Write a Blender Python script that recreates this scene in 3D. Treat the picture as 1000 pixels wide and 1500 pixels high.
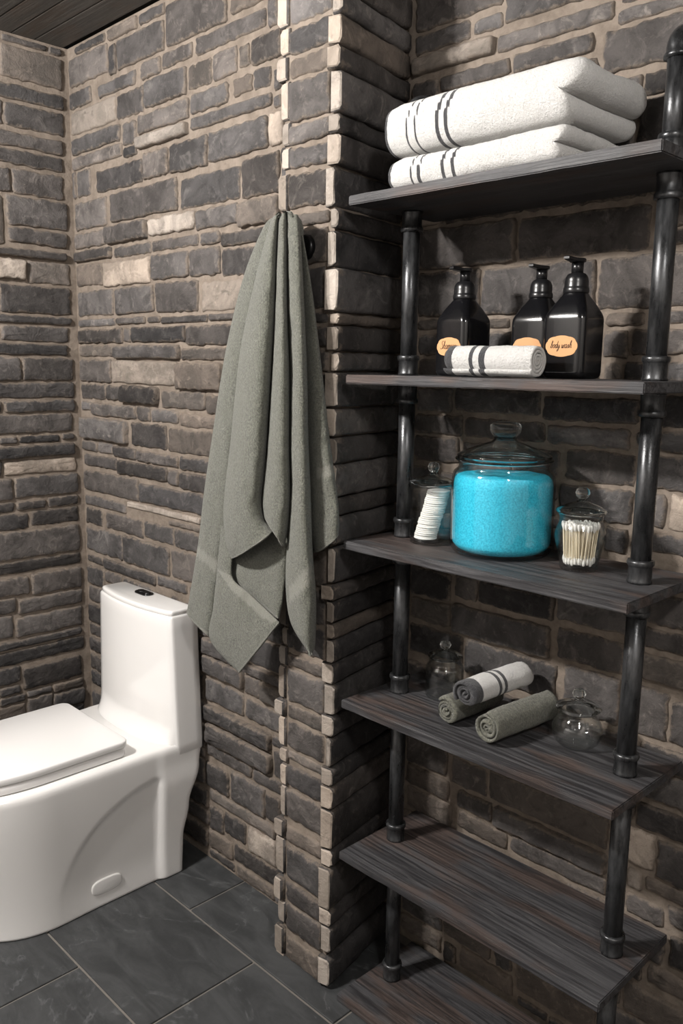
import bpy, bmesh, math, random
import numpy as np
from mathutils import Vector, Matrix, noise as mnoise

# ------------------------------------------------------------------ clear
for o_ in list(bpy.data.objects):
    bpy.data.objects.remove(o_, do_unlink=True)
SC = bpy.context.scene
COL = SC.collection
rng = random.Random(7)

# ------------------------------------------------------------------ camera
# world: X along the shelf wall (right), Y into the wall, Z up, floor at 0
FPX, YAW, PITCH, ROLL = 1243.12, math.radians(-45.3845), math.radians(9.8123), math.radians(0.812)
CAM = Vector((0.0, 0.0, 1.4173))
_f = Vector((math.sin(YAW)*math.cos(PITCH), math.cos(YAW)*math.cos(PITCH), -math.sin(PITCH)))
_r = Vector((math.cos(YAW), -math.sin(YAW), 0.0))
_u = _r.cross(_f)
_r2 = math.cos(ROLL)*_r + math.sin(ROLL)*_u
_u2 = -math.sin(ROLL)*_r + math.cos(ROLL)*_u
cd = bpy.data.cameras.new('camera')
cd.sensor_fit = 'VERTICAL'
cd.sensor_height = 36.0
cd.lens = FPX/1500.0*36.0
cd.clip_start = 0.02
cam = bpy.data.objects.new('camera', cd)
COL.objects.link(cam)
mw = Matrix.Identity(4)
for i in range(3):
    mw[i][0], mw[i][1], mw[i][2], mw[i][3] = _r2[i], _u2[i], -_f[i], CAM[i]
cam.matrix_world = mw
SC.camera = cam

# ------------------------------------------------------------------ world, lights, exposure
w = bpy.data.worlds.new('room_ambient')
SC.world = w
w.use_nodes = True
w.node_tree.nodes['Background'].inputs[0].default_value = (0.9, 0.95, 1.0, 1)
w.node_tree.nodes['Background'].inputs[1].default_value = 0.02
SC.view_settings.view_transform = 'Standard'
SC.view_settings.look = 'None'
SC.view_settings.gamma = 1.0
SC.view_settings.use_curve_mapping = False
SC.view_settings.exposure = 0.0

def point_lamp(name, loc, power, radius, colour):
    l = bpy.data.lights.new(name, 'POINT')
    l.energy = power
    l.shadow_soft_size = radius
    l.color = colour
    ob = bpy.data.objects.new(name, l)
    ob.location = loc
    COL.objects.link(ob)
    return ob
WARM = (1.0, 0.965, 0.925)
point_lamp('ceiling_bulb', (-1.60, -0.28, 2.24), 113, 0.045, WARM)
point_lamp('ceiling_bulb', (-1.74, -0.26, 2.24), 113, 0.045, WARM)
point_lamp('side_bulb', (0.35, 0.15, 2.2), 44, 0.09, WARM)

# ------------------------------------------------------------------ pixel -> place helpers
def ray(x, y):
    return _r2*((x-500)/FPX) + _u2*(-(y-750)/FPX) + _f
def onY(x, y, Y):
    d = ray(x, y); return CAM + d*(Y/d.y)
def onX(x, y, X):
    d = ray(x, y); return CAM + d*(X/d.x)
def onZ(x, y, Z):
    d = ray(x, y); return CAM + d*((Z-CAM.z)/d.z)

# ------------------------------------------------------------------ material helpers
class NT:
    def __init__(s, name):
        s.m = bpy.data.materials.new(name)
        s.m.use_nodes = True
        s.t = s.m.node_tree
        s.t.nodes.clear()
        s.out = s.n('ShaderNodeOutputMaterial')
    def n(s, kind, **kw):
        nd = s.t.nodes.new(kind)
        for k, v in kw.items():
            setattr(nd, k, v)
        return nd
    def link(s, a, b):
        s.t.links.new(a, b)
    def setin(s, nd, key, v):
        if isinstance(v, bpy.types.NodeSocket):
            s.link(v, nd.inputs[key])
        else:
            nd.inputs[key].default_value = v
    def pos(s):
        return s.n('ShaderNodeNewGeometry').outputs['Position']
    def objc(s):
        return s.n('ShaderNodeTexCoord').outputs['Object']
    def mapping(s, vec, scale=(1, 1, 1), loc=(0, 0, 0), rot=(0, 0, 0)):
        nd = s.n('ShaderNodeMapping')
        s.link(vec, nd.inputs[0])
        nd.inputs['Scale'].default_value = scale
        nd.inputs['Location'].default_value = loc
        nd.inputs['Rotation'].default_value = rot
        return nd.outputs[0]
    def noise(s, vec, scale, detail=4, rough=.55, dist=0.0):
        nd = s.n('ShaderNodeTexNoise')
        s.link(vec, nd.inputs['Vector'])
        nd.inputs['Scale'].default_value = scale
        nd.inputs['Detail'].default_value = detail
        nd.inputs['Roughness'].default_value = rough
        nd.inputs['Distortion'].default_value = dist
        return nd.outputs['Fac']
    def ramp(s, fac, a, b, va=0.0, vb=1.0):
        nd = s.n('ShaderNodeMapRange')
        nd.clamp = True
        nd.interpolation_type = 'SMOOTHSTEP'
        s.link(fac, nd.inputs['Value'])
        nd.inputs['From Min'].default_value = a
        nd.inputs['From Max'].default_value = b
        nd.inputs['To Min'].default_value = va
        nd.inputs['To Max'].default_value = vb
        return nd.outputs['Result']
    def math(s, op, a, b=0.0):
        nd = s.n('ShaderNodeMath', operation=op)
        s.setin(nd, 0, a); s.setin(nd, 1, b)
        return nd.outputs[0]
    def mix(s, fac, a, b, mode='MIX'):
        nd = s.n('ShaderNodeMix', data_type='RGBA', blend_type=mode)
        s.setin(nd, 0, fac)
        for k, v in ((6, a), (7, b)):
            if isinstance(v, bpy.types.NodeSocket):
                s.link(v, nd.inputs[k])
            else:
                nd.inputs[k].default_value = (v[0], v[1], v[2], 1)
        return nd.outputs[2]
    def bump(s, height, strength, dist, prev=None):
        nd = s.n('ShaderNodeBump')
        s.link(height, nd.inputs['Height'])
        nd.inputs['Strength'].default_value = strength
        nd.inputs['Distance'].default_value = dist
        if prev is not None:
            s.link(prev, nd.inputs['Normal'])
        return nd.outputs[0]
    def attr(s, name):
        nd = s.n('ShaderNodeAttribute')
        nd.attribute_name = name
        return nd.outputs['Fac']
    def bsdf(s, color, rough=.5, normal=None, **kw):
        b = s.n('ShaderNodeBsdfPrincipled')
        s.setin(b, 'Base Color', color if isinstance(color, bpy.types.NodeSocket) else (*color, 1))
        s.setin(b, 'Roughness', rough)
        if normal is not None:
            s.link(normal, b.inputs['Normal'])
        for k, v in kw.items():
            s.setin(b, k.replace('_', ' '), v)
        s.link(b.outputs[0], s.out.inputs[0])
        return s.m

MORTAR = (0.200, 0.166, 0.137)
def mat_stone(name, lo, hi, smudge, smear=.75):
    t = NT(name)
    p = t.pos()
    rnd = t.n('ShaderNodeObjectInfo').outputs['Random']
    n1 = t.noise(p, 9, 6, .65, .8)
    n2 = t.noise(p, 23, 8, .70, 1.0)
    n3 = t.noise(p, 55, 7, .72)
    n4 = t.noise(p, 240, 3, .6)
    c = t.mix(t.ramp(n1, .36, .64), lo, hi)
    c = t.mix(t.math('MULTIPLY', t.ramp(n2, .52, .70), .75), c, smudge)
    c = t.mix(t.math('MULTIPLY', t.ramp(n3, .58, .76), .45), c, (smudge[0]*1.5, smudge[1]*1.45, smudge[2]*1.4))
    c = t.mix(t.math('MULTIPLY', t.ramp(t.noise(p, 30, 7, .72, .5), .53, .70), .6), c, (lo[0]*.5, lo[1]*.5, lo[2]*.51))
    c = t.mix(t.ramp(n4, .70, .78, 0, .35), c, (smudge[0]*1.9, smudge[1]*1.85, smudge[2]*1.8))
    hue = t.mix(t.math('FRACT', t.math('MULTIPLY', rnd, 7.31)), (1.04, 1.0, .97), (.98, 1.0, 1.03))
    c = t.mix(1.0, c, hue, 'MULTIPLY')
    br = t.ramp(rnd, 0, 1, .72, 1.28)
    cc = t.n('ShaderNodeCombineColor')
    for k in range(3):
        t.link(br, cc.inputs[k])
    c = t.mix(1.0, c, cc.outputs[0], 'MULTIPLY')
    e = t.attr('edge')
    ef = t.math('MULTIPLY', t.ramp(t.math('ADD', e, t.math('MULTIPLY', t.math('SUBTRACT', n3, .5), 2.4)), .55, 1.15), smear)
    c = t.mix(ef, c, (MORTAR[0]*1.02, MORTAR[1]*1.0, MORTAR[2]*.98))
    b = t.bump(n2, .55, .010)
    b = t.bump(n3, .5, .005, b)
    b = t.bump(n4, .35, .0015, b)
    return t.bsdf(c, .82, b, Specular_IOR_Level=.3)

M = {}
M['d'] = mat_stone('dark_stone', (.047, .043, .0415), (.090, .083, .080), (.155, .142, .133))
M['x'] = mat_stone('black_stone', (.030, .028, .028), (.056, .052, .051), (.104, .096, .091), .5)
M['m'] = mat_stone('grey_stone', (.072, .066, .063), (.135, .123, .117), (.225, .202, .184))
M['b'] = mat_stone('brown_stone', (.080, .070, .062), (.135, .115, .100), (.205, .174, .148))
M['l'] = mat_stone('pale_stone', (.205, .178, .152), (.350, .302, .258), (.430, .372, .318))
M['c'] = mat_stone('cut_stone_face', (.270, .232, .195), (.370, .322, .276), (.430, .376, .324), .35)

def mat_mortar():
    t = NT('mortar'); p = t.pos()
    n = t.noise(p, 26, 6, .65); n2 = t.noise(p, 150, 4, .6)
    c = t.mix(t.ramp(n, .3, .7), (MORTAR[0]*.78, MORTAR[1]*.77, MORTAR[2]*.76), (MORTAR[0]*1.2, MORTAR[1]*1.2, MORTAR[2]*1.2))
    b = t.bump(n, .6, .008); b = t.bump(n2, .5, .002, b)
    return t.bsdf(c, .92, b, Specular_IOR_Level=.2)
M['mortar'] = mat_mortar()

def mat_slate():
    t = NT('slate_tile'); p = t.pos()
    rnd = t.n('ShaderNodeObjectInfo').outputs['Random']
    pm = t.mapping(p, (1.0, 2.6, 1.0), rot=(0, 0, .5))
    n = t.noise(pm, 5.5, 8, .62, .9); n2 = t.noise(p, 30, 6, .6); n3 = t.noise(p, 160, 4, .6)
    c = t.mix(t.ramp(n, .35, .68), (.034, .0355, .037), (.060, .062, .064))
    vein = t.math('SUBTRACT', 1.0, t.ramp(t.math('ABSOLUTE', t.math('SUBTRACT', t.noise(t.mapping(p, (1, 1.6, 1), rot=(0, 0, 1.0)), 2.3, 7, .6, .6), .5)), 0.0, .014))
    c = t.mix(t.math('MULTIPLY', vein, t.ramp(n2, .42, .68, 0, .5)), c, (.15, .155, .16))
    c = t.mix(t.ramp(n3, .74, .80, 0, .5), c, (.22, .22, .22))
    br = t.ramp(rnd, 0, 1, .88, 1.12)
    cc = t.n('ShaderNodeCombineColor')
    for k in range(3):
        t.link(br, cc.inputs[k])
    c = t.mix(1.0, c, cc.outputs[0], 'MULTIPLY')
    b = t.bump(n, .35, .006); b = t.bump(n2, .25, .0025, b)
    return t.bsdf(c, t.ramp(n2, .3, .7, .50, .66), b, Specular_IOR_Level=.4)
M['slate'] = mat_slate()
def mat_simple(name, col, rough, nscale=0, nstr=.2, ndist=.002, **kw):
    t = NT(name)
    b = None
    if nscale:
        b = t.bump(t.noise(t.pos(), nscale, 4, .6), nstr, ndist)
    return t.bsdf(col, rough, b, **kw)
M['grout'] = mat_simple('tile_grout', (.165, .150, .135), .9, 120)
M['porcelain'] = mat_simple('white_porcelain', (.80, .785, .77), .12, Coat_Weight=.5, Coat_Roughness=.05)
M['seat_white'] = mat_simple('white_seat_plastic', (.80, .785, .775), .22)
M['chrome_dark'] = mat_simple('dark_chrome', (.10, .10, .105), .12, Metallic=1.0)
M['black_plastic'] = mat_simple('glossy_black_plastic', (.006, .006, .007), .16, Coat_Weight=.3)
M['pump_black'] = mat_simple('satin_black_plastic', (.010, .010, .011), .28)
M['kraft'] = mat_simple('kraft_label_paper', (.62, .33, .155), .8, 300, .1, .0005)
M['ink'] = mat_simple('brown_ink', (.045, .022, .012), .8)
M['paint'] = mat_simple('grey_painted_wall', (.42, .40, .38), .8, 40)
M['hook_black'] = mat_simple('black_hook_metal', (.012, .012, .013), .3, Metallic=.6)
M['cotton'] = mat_simple('white_cotton', (.86, .84, .80), .95, 500, .4, .001)
M['swab_stick'] = mat_simple('swab_stick', (.80, .70, .52), .7)

def mat_pipe():
    t = NT('black_iron_pipe'); p = t.pos()
    n = t.noise(t.mapping(p, (1, 1, .25)), 60, 5, .65); n2 = t.noise(p, 300, 3, .6)
    c = t.mix(t.ramp(n, .35, .7), (.034, .035, .037), (.100, .102, .106))
    b = t.bump(n2, .25, .0008)
    return t.bsdf(c, t.ramp(n, .3, .7,   .25, .40), b, Metallic=.65)
M['pipe'] = mat_pipe()
def mat_wood(name, dark, mid, warm, light, seed):
    t = NT(name); p = t.pos()
    rnd = t.n('ShaderNodeObjectInfo').outputs['Random']
    off = t.n('ShaderNodeVectorMath', operation='ADD')
    t.link(p, off.inputs[0])
    cx = t.n('ShaderNodeCombineXYZ')
    t.link(t.math('MULTIPLY', rnd, 9.0), cx.inputs[0]); t.link(t.math('MULTIPLY', rnd, 3.7), cx.inputs[1])
    t.link(cx.outputs[0], off.inputs[1])
    q = off.outputs[0]
    g1 = t.noise(t.mapping(q, (1.1, 26, 26)), 3.0, 6, .6, 1.2)
    g2 = t.noise(t.mapping(q, (2.2, 95, 95)), 3.0, 5, .65, .6)
    big = t.noise(t.mapping(q, (2.2, 7, 7)), 2.2, 3, .5)
    c = t.mix(t.ramp(g1, .36, .66), dark, mid)
    c = t.mix(t.math('MULTIPLY', t.ramp(big, .48, .62), .9), c, t.mix(t.ramp(g1, .35, .65), (dark[0]*1.2, dark[1]*.95, dark[2]*.8), warm))
    c = t.mix(t.ramp(g2, .54, .74, 0, .55), c, light)
    c = t.mix(t.ramp(g2, .30, .44, .65, 0), c, (dark[0]*.45, dark[1]*.45, dark[2]*.45))
    b = t.bump(g2, .5, .0012); b = t.bump(g1, .35, .0022, b)
    return t.bsdf(c, t.ramp(g1, .3, .7, .48, .66), b, Specular_IOR_Level=.4)
M['wood'] = mat_wood('grey_stained_wood', (.024, .023, .025), (.070, .069, .073), (.084, .060, .052), (.175, .168, .165), 0)
M['ceil_wood'] = mat_wood('dark_ceiling_wood', (.068, .064, .058), (.120, .112, .102), (.120, .108, .096), (.165, .155, .142), 3)

def mat_terry(name, col, stripes=None, hem=None, lo=.42, hi=1.45):
    t = NT(name); p = t.pos()
    oc = t.objc()
    n = t.noise(p, 260, 4, .75); n2 = t.noise(p, 560, 2, .6); n3 = t.noise(p, 30, 4, .6)
    c = t.mix(t.ramp(n, .35, .68), (col[0]*lo, col[1]*lo, col[2]*lo), (col[0]*hi, col[1]*hi, col[2]*hi))
    c = t.mix(t.ramp(n3, .3, .7), c, t.mix(.5, c, (col[0]*.9, col[1]*.9, col[2]*.88)))
    if stripes:
        s = t.attr('stripe')
        c = t.mix(t.ramp(t.math('ADD', s, t.math('MULTIPLY', t.math('SUBTRACT', n, .5), .5)), .42, .58), c, stripes)
    if hem:
        bnd = t.attr('band')
        rib = t.n('ShaderNodeTexWave'); rib.bands_direction = 'X'
        t.link(p, rib.inputs[0]); rib.inputs['Scale'].default_value = 95
        c2 = t.mix(rib.outputs['Fac'], (hem[0]*.82, hem[1]*.82, hem[2]*.82), hem)
        c = t.mix(bnd, c, c2)
    b = t.bump(n, .9, .008); b = t.bump(n2, .5, .0025, b)
    return t.bsdf(c, .95, b, Specular_IOR_Level=.12, Sheen_Weight=.35, Sheen_Roughness=.5)
M['sage'] = mat_terry('sage_terry', (.158, .162, .130), None, (.262, .260, .220))
M['sage_plain'] = mat_terry('sage_washcloth', (.185, .185, .145))
M['white_terry'] = mat_terry('white_striped_terry', (.90, .885, .865), (.040, .040, .045), None, .90, 1.05)

def mat_glass(name, tint=(1, 1, 1)):
    t = NT(name)
    g = t.n('ShaderNodeBsdfGlass')
    g.inputs['Color'].default_value = (*tint, 1)
    g.inputs['Roughness'].default_value = 0.0
    g.inputs['IOR'].default_value = 1.45
    t.link(g.outputs[0], t.out.inputs[0])
    return t.m
M['glass'] = mat_glass('clear_glass', (.97, .985, .985))
def mat_thin_glass(name, tint):
    """thin blown-glass wall: straight-through transmission with a Fresnel reflection"""
    t = NT(name)
    tr = t.n('ShaderNodeBsdfTransparent')
    gl = t.n('ShaderNodeBsdfGlossy'); gl.inputs['Roughness'].default_value = .02
    lw = t.n('ShaderNodeLayerWeight'); lw.inputs[0].default_value = .5
    t.link(t.mix(t.math('POWER', lw.outputs['Facing'], 3.0), tint, (.74, .78, .78)), tr.inputs[0])
    fac = t.math('MULTIPLY_ADD', t.math('POWER', lw.outputs['Facing'], 3.2), .75)
    fac.node.inputs[2].default_value = .06
    mx = t.n('ShaderNodeMixShader')
    t.link(fac, mx.inputs[0]); t.link(tr.outputs[0], mx.inputs[1]); t.link(gl.outputs[0], mx.inputs[2])
    t.link(mx.outputs[0], t.out.inputs[0])
    return t.m
M['thin_glass'] = mat_thin_glass('thin_jar_glass', (.975, .982, .982))
def mat_salt():
    t = NT('blue_bath_salt'); p = t.pos()
    v = t.noise(p, 330, 3, .7); v2 = t.noise(p, 90, 4, .6)
    c = t.mix(t.ramp(v, .35, .65), (.014, .46, .68), (.06, .70, .92))
    c = t.mix(t.ramp(v2, .66, .72, 0, .25), c, (.01, .25, .42))
    return t.bsdf(c, .75, t.bump(v, .6, .002), Specular_IOR_Level=.25)
M['salt'] = mat_salt()

# ------------------------------------------------------------------ object helpers
def mesh_obj(name, verts, faces, mat, parent=None, smooth=True, attrs=None, mats=None, fmat=None):
    me = bpy.data.meshes.new(name)
    me.from_pydata([tuple(v) for v in verts], [], faces)
    if mats:
        for m_ in mats:
            me.materials.append(M[m_])
    else:
        me.materials.append(M[mat])
    if fmat:
        me.polygons.foreach_set('material_index', fmat)
    if smooth:
        me.polygons.foreach_set('use_smooth', [True]*len(me.polygons))
    if attrs:
        for k, vals in attrs.items():
            a = me.attributes.new(k, 'FLOAT', 'POINT')
            a.data.foreach_set('value', vals)
    me.update()
    ob = bpy.data.objects.new(name, me)
    COL.objects.link(ob)
    if parent is not None:
        ob.parent = parent
    return ob
def fix_normals(ob):
    bm = bmesh.new(); bm.from_mesh(ob.data)
    bmesh.ops.recalc_face_normals(bm, faces=bm.faces[:])
    bm.to_mesh(ob.data); bm.free()
    return ob
def bm_obj(name, bm, mat, parent=None, smooth=False):
    me = bpy.data.meshes.new(name)
    bmesh.ops.recalc_face_normals(bm, faces=bm.faces[:])
    bm.to_mesh(me); bm.free()
    me.materials.append(M[mat])
    if smooth:
        me.polygons.foreach_set('use_smooth', [True]*len(me.polygons))
    ob = bpy.data.objects.new(name, me)
    COL.objects.link(ob)
    if parent is not None:
        ob.parent = parent
    return ob
def box_bm(bm, x0, x1, y0, y1, z0, z1, bevel=0, seg=2):
    r = bmesh.ops.create_cube(bm, size=1.0)
    vs = r['verts']
    for v in vs:
        v.co = Vector(((x0+x1)/2+v.co.x*(x1-x0), (y0+y1)/2+v.co.y*(y1-y0), (z0+z1)/2+v.co.z*(z1-z0)))
    if bevel:
        es = list({e for v in vs for e in v.link_edges})
        bmesh.ops.bevel(bm, geom=es, offset=bevel, segments=seg, affect='EDGES', profile=.5)
def box(name, x0, x1, y0, y1, z0, z1, mat, parent=None, bevel=0, seg=2, smooth=False):
    bm = bmesh.new()
    box_bm(bm, x0, x1, y0, y1, z0, z1, bevel, seg)
    return bm_obj(name, bm, mat, parent, smooth)
def empty(name, loc):
    o_ = bpy.data.objects.new(name, None)
    o_.location = loc
    o_.empty_display_size = .05
    COL.objects.link(o_)
    return o_
def tag(o_, label, cat=None, group=None, kind=None):
    o_['label'] = label
    if cat: o_['category'] = cat
    if group: o_['group'] = group
    if kind: o_['kind'] = kind
    return o_
def lathe(name, prof, mat, parent=None, loc=(0, 0, 0), seg=48, close=False, smooth=True):
    """prof: (r,z) list; r==0 ends become poles. close joins last ring to the first."""
    vs, fs, rings = [], [], []
    for r, z in prof:
        if r < 1e-6:
            rings.append([len(vs)]); vs.append((loc[0], loc[1], loc[2]+z))
        else:
            rings.append(list(range(len(vs), len(vs)+seg)))
            for k in range(seg):
                a = 2*math.pi*k/seg
                vs.append((loc[0]+r*math.cos(a), loc[1]+r*math.sin(a), loc[2]+z))
    pairs = list(zip(rings[:-1], rings[1:]))
    if close: pairs.append((rings[-1], rings[0]))
    for A, B in pairs:
        for k in range(seg):
            k2 = (k+1) % seg
            if len(A) == 1 and len(B) == 1: continue
            if len(A) == 1: fs.append((A[0], B[k], B[k2]))
            elif len(B) == 1: fs.append((A[k], A[k2], B[0]))
            else: fs.append((A[k], A[k2], B[k2], B[k]))
    ob = mesh_obj(name, vs, fs, mat, parent, smooth)
    return fix_normals(ob)
def smoothprof(pts, n=6):
    """Catmull-Rom through (r,z) points"""
    P = [Vector(p) for p in pts]
    out = []
    for i in range(len(P)-1):
        p0 = P[max(i-1, 0)]; p1 = P[i]; p2 = P[i+1]; p3 = P[min(i+2, len(P)-1)]
        for k in range(n):
            t = k/n
            q = .5*((2*p1)+(p2-p0)*t+(2*p0-5*p1+4*p2-p3)*t*t+(3*p1-p0-3*p2+p3)*t**3)
            out.append((max(q.x, 0), q.y))
    out.append(tuple(P[-1]))
    return out
def sstep(a, b, x):
    t = max(0.0, min(1.0, (x-a)/(b-a))); return t*t*(3-2*t)

# ================================================================== SETTING
XL, YA, YC, YS, ZC = -2.545, 1.328, 1.217, 1.478, 2.34    # left wall, back wall, column front, alcove wall, ceiling
XC0, XC1, XC1B = -1.425, -1.252, -1.302                    # column left, right front, right back
XR, YF = 1.0, -1.5

def wall(name, quad, thick, label):
    """quad: four floor-to-ceiling corners (front face), thickened backwards along thick vector"""
    vs = [Vector(q) for q in quad]
    t = Vector(thick)
    V = vs + [v+t for v in vs]
    F = [(0, 1, 2, 3), (7, 6, 5, 4), (0, 4, 5, 1), (1, 5, 6, 2), (2, 6, 7, 3), (3, 7, 4, 0)]
    ob = mesh_obj(name, V, F, 'mortar', None, False)
    fix_normals(ob)
    return tag(ob, label, 'wall', None, 'structure')
wall_left = wall('wall_left', [(XL, YF, 0), (XL, YA, 0), (XL, YA, ZC), (XL, YF, ZC)], (-.1, 0, 0), 'dark stone veneer wall beside the toilet seat')
wall_back = wall('wall_back', [(XL, YA, 0), (XC0+.02, YA, 0), (XC0+.02, YA, ZC), (XL, YA, ZC)], (0, .25, 0), 'dark stone veneer wall behind the toilet tank')
wall_alcove = wall('wall_alcove', [(XC1B-.05, YS, 0), (XR, YS, 0), (XR, YS, ZC), (XC1B-.05, YS, ZC)], (0, .1, 0), 'dark stone veneer wall behind the pipe shelves')
V = [(XC0+.012, YC, 0), (XC1-.012, YC, 0), (XC1B-.012, YS, 0), (XC0+.012, YS, 0)]
V = V + [(a, b, ZC) for a, b, c in V]
wall_pilaster = mesh_obj('wall_pilaster', V, [(0, 1, 5, 4), (1, 2, 6, 5), (2, 3, 7, 6), (3, 0, 4, 7), (4, 5, 6, 7), (3, 2, 1, 0)], 'mortar', None, False)
tag(fix_normals(wall_pilaster), 'projecting narrow stone column between toilet and shelves', 'wall', None, 'structure')
wr = box('wall_right', XR, XR+.1, YF, YS, 0, ZC, 'paint'); tag(wr, 'grey painted wall at the open end of the room', 'wall', None, 'structure')
wf = box('wall_front', XL, XR, YF-.1, YF, 0, ZC, 'paint'); tag(wf, 'grey painted wall facing the stone walls', 'wall', None, 'structure')
floor = box('floor', XL-.1, XR+.1, YF-.1, YS+.1, -.08, -.004, 'grout'); tag(floor, 'slate tile floor with grey grout lines', 'floor', None, 'structure')
ceiling = box('ceiling', XL-.1, XR+.1, YF-.1, YS+.1, ZC+.012, ZC+.08, 'ceil_wood'); tag(ceiling, 'dark wooden plank ceiling', 'ceiling', None, 'structure')
# ceiling planks along X
y = YS - .02; k = 0
ED = [1.316, 1.225, 1.155, 1.085]
ED += [1.085-.08*(i+1) for i in range(33)]
for a, b in zip(ED[:-1], ED[1:]):
    if b < YF: break
    box('plank', XL+.001, XR-.001, b+.0012, a-.0012, ZC, ZC+.013, 'ceil_wood', ceiling, .002, 1)
box('plank', XC1B+.02, XR-.001, 1.318, 1.47, ZC, ZC+.013, 'ceil_wood', ceiling, .002, 1)
# floor tiles: rows in Y 0.311, length 0.545, half bond
GY, TW, TL, J = 1.146, .311, .545, .0065
for r in range(-1, 9):
    y1 = GY - (r)*TW; y0 = y1 - TW
    xo = -1.7100 if r % 2 else -1.4370
    for c in range(-4, 6):
        x0, x1 = xo+c*TL, xo+(c+1)*TL
        a, b = max(x0+J/2, XL), min(x1-J/2, XR)
        lo, hi = max(y0+J/2, YF), min(y1-J/2, YS)
        if b-a < .03 or hi-lo < .03: continue
        tl = box('tile', a, b, lo, hi, -.012, 0.0, 'slate', floor, .0012, 1)

# ---- stones -------------------------------------------------------
# traced from the photograph: window origin and zoom, then left, right, top, bottom, tone
TR = {}
TR['back'] = '''
W 0 30 4
430 600 105 158 d
390 620 178 345 m
620 790 5 75 b
680 945 55 228 d
390 520 412 498 d
565 780 338 405 d
390 680 492 630 l
660 825 415 560 d
390 690 648 745 d
390 700 770 840 m
555 820 850 975 x
W 200 0 4
165 510 -70 200 d
80 190 -20 32 d
545 740 -50 30 b
755 812 -30 140 d
20 130 350 440 m
132 310 275 362 d
335 740 128 232 d
665 830 200 345 d
35 275 432 585 d
290 428 362 500 b
432 578 290 440 m
584 645 265 385 b
310 520 520 628 m
560 662 447 540 b
675 770 400 502 d
790 830 400 512 d
0 290 632 735 m
310 780 618 682 d
795 830 560 622 m
0 285 760 825 l p
415 760 730 900 d
765 850 652 835 l
190 400 822 985 d
30 170 885 1028 m
W 200 240 4
-160 225 132 300 d
250 590 52 236 d
610 820 -45 178 d
60 330 295 395 l
335 580 255 370 m
590 825 212 345 b p
80 345 425 490 d
370 478 402 466 d
482 740 392 464 d
75 290 525 665 m
300 475 497 655 d
490 700 490 650 d
105 345 686 870 d
370 640 680 865 l
-30 45 890 925 d
50 125 890 925 d
135 400 885 926 d
420 580 878 910 d
W 0 270 4
397 437 -68 82 d
440 515 -80 65 m
435 610 95 255 m
415 610 285 365 m
612 850 225 330 d p
410 640 386 440 d p
660 870 356 412 m
425 590 472 590 b
595 868 447 588 l
440 650 622 765 m
670 885 602 752 d
440 660 792 832 m
690 850 775 812 d
435 710 850 925 d
712 752 846 920 m
760 1070 838 918 x
W 0 510 4
430 660 -12 45 b
460 640 72 195 d
470 610 216 300 d
612 700 220 300 d
705 915 226 334 x p
470 520 312 360 m
530 780 322 412 m
450 735 412 545 m p
765 965 442 592 x
475 560 537 600 m
565 650 557 615 m
655 785 577 648 x
490 675 625 696 x
680 980 682 772 x
490 800 732 872 d
465 730 886 942 d
W 200 480 4
285 560 -10 100 d
-130 240 108 182 d p
250 520 118 190 b
-150 228 192 335 l
228 490 208 370 b p
140 390 368 486 b
400 500 400 508 b
-5 70 467 545 d
75 232 468 560 m
240 480 512 600 b
175 450 590 760 b
-10 230 728 802 d
245 440 766 850 d
165 235 842 930 m
240 430 862 968 x
5 400 930 1058 x
W 0 750 4
485 585 -15 72 d
615 830 25 135 d
832 1010 58 185 m
490 705 102 262 d
720 980 172 350 d
505 592 258 312 d
600 905 306 386 x
510 600 312 428 d
612 700 366 420 d
905 1080 392 452 d
510 620 450 530 d
505 640 560 658 x
510 650 672 742 d
520 690 762 840 x
525 660 862 942 d
530 690 966 1040 x
W 0 500 2
365 580 488 520 l
490 580 525 560 b
505 580 562 612 m
500 600 618 705 m
W 240 1080 4
255 622 15 122 d p
632 700 95 250 d
250 500 95 176 d
515 672 230 302 d
245 365 182 330 d
390 582 252 420 d
586 670 350 490 d
262 640 402 500 b
262 340 425 568 d
345 465 475 590 x
490 645 565 720 l
258 395 568 690 b
400 655 702 800 d
260 400 692 742 d
130 250 290 380 d
120 255 395 470 d
110 250 500 600 d
W 0 1000 2
600 705 12 72 d
715 815 72 125 d
'''
TR['left'] = '''
W 0 30 4
20 280 96 148 d
285 372 160 200 d
10 372 168 358 b
-80 370 392 474 d
35 385 516 640 d
-130 15 440 590 m
-50 365 672 746 d
-50 365 768 848 d
W 0 270 4
-80 65 -100 35 d
75 370 -68 66 d
45 400 82 254 d
60 392 266 350 d
-60 28 60 358 b
-70 385 372 434 d p
-30 155 430 545 l p
165 415 458 588 b
10 425 592 756 d
-70 425 772 814 d
15 405 832 922 d
-50 395 934 998 x
W 0 510 4
-20 130 52 186 d
135 430 62 186 d
-90 445 206 290 x
25 440 312 370 d
-50 20 312 370 d
-80 425 392 510 d
5 110 522 560 d
115 360 512 552 x
365 435 502 530 d
-60 435 570 640 x p
25 450 652 736 l
-60 20 670 750 d
90 470 742 876 d
-10 80 772 900 d
100 275 888 946 d
285 460 866 922 d
-30 90 906 960 x
W 0 750 4
-20 175 22 110 x
185 470 -18 66 x
-60 470 104 266 d
-90 480 276 342 x
185 490 346 466 d
-40 180 396 500 d
110 490 482 562 d
-30 100 512 600 d
95 485 592 706 d
-20 85 616 740 d
-20 480 724 772 x
-60 500 788 872 x
140 480 882 1000 x
-20 125 912 1010 x
'''
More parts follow.
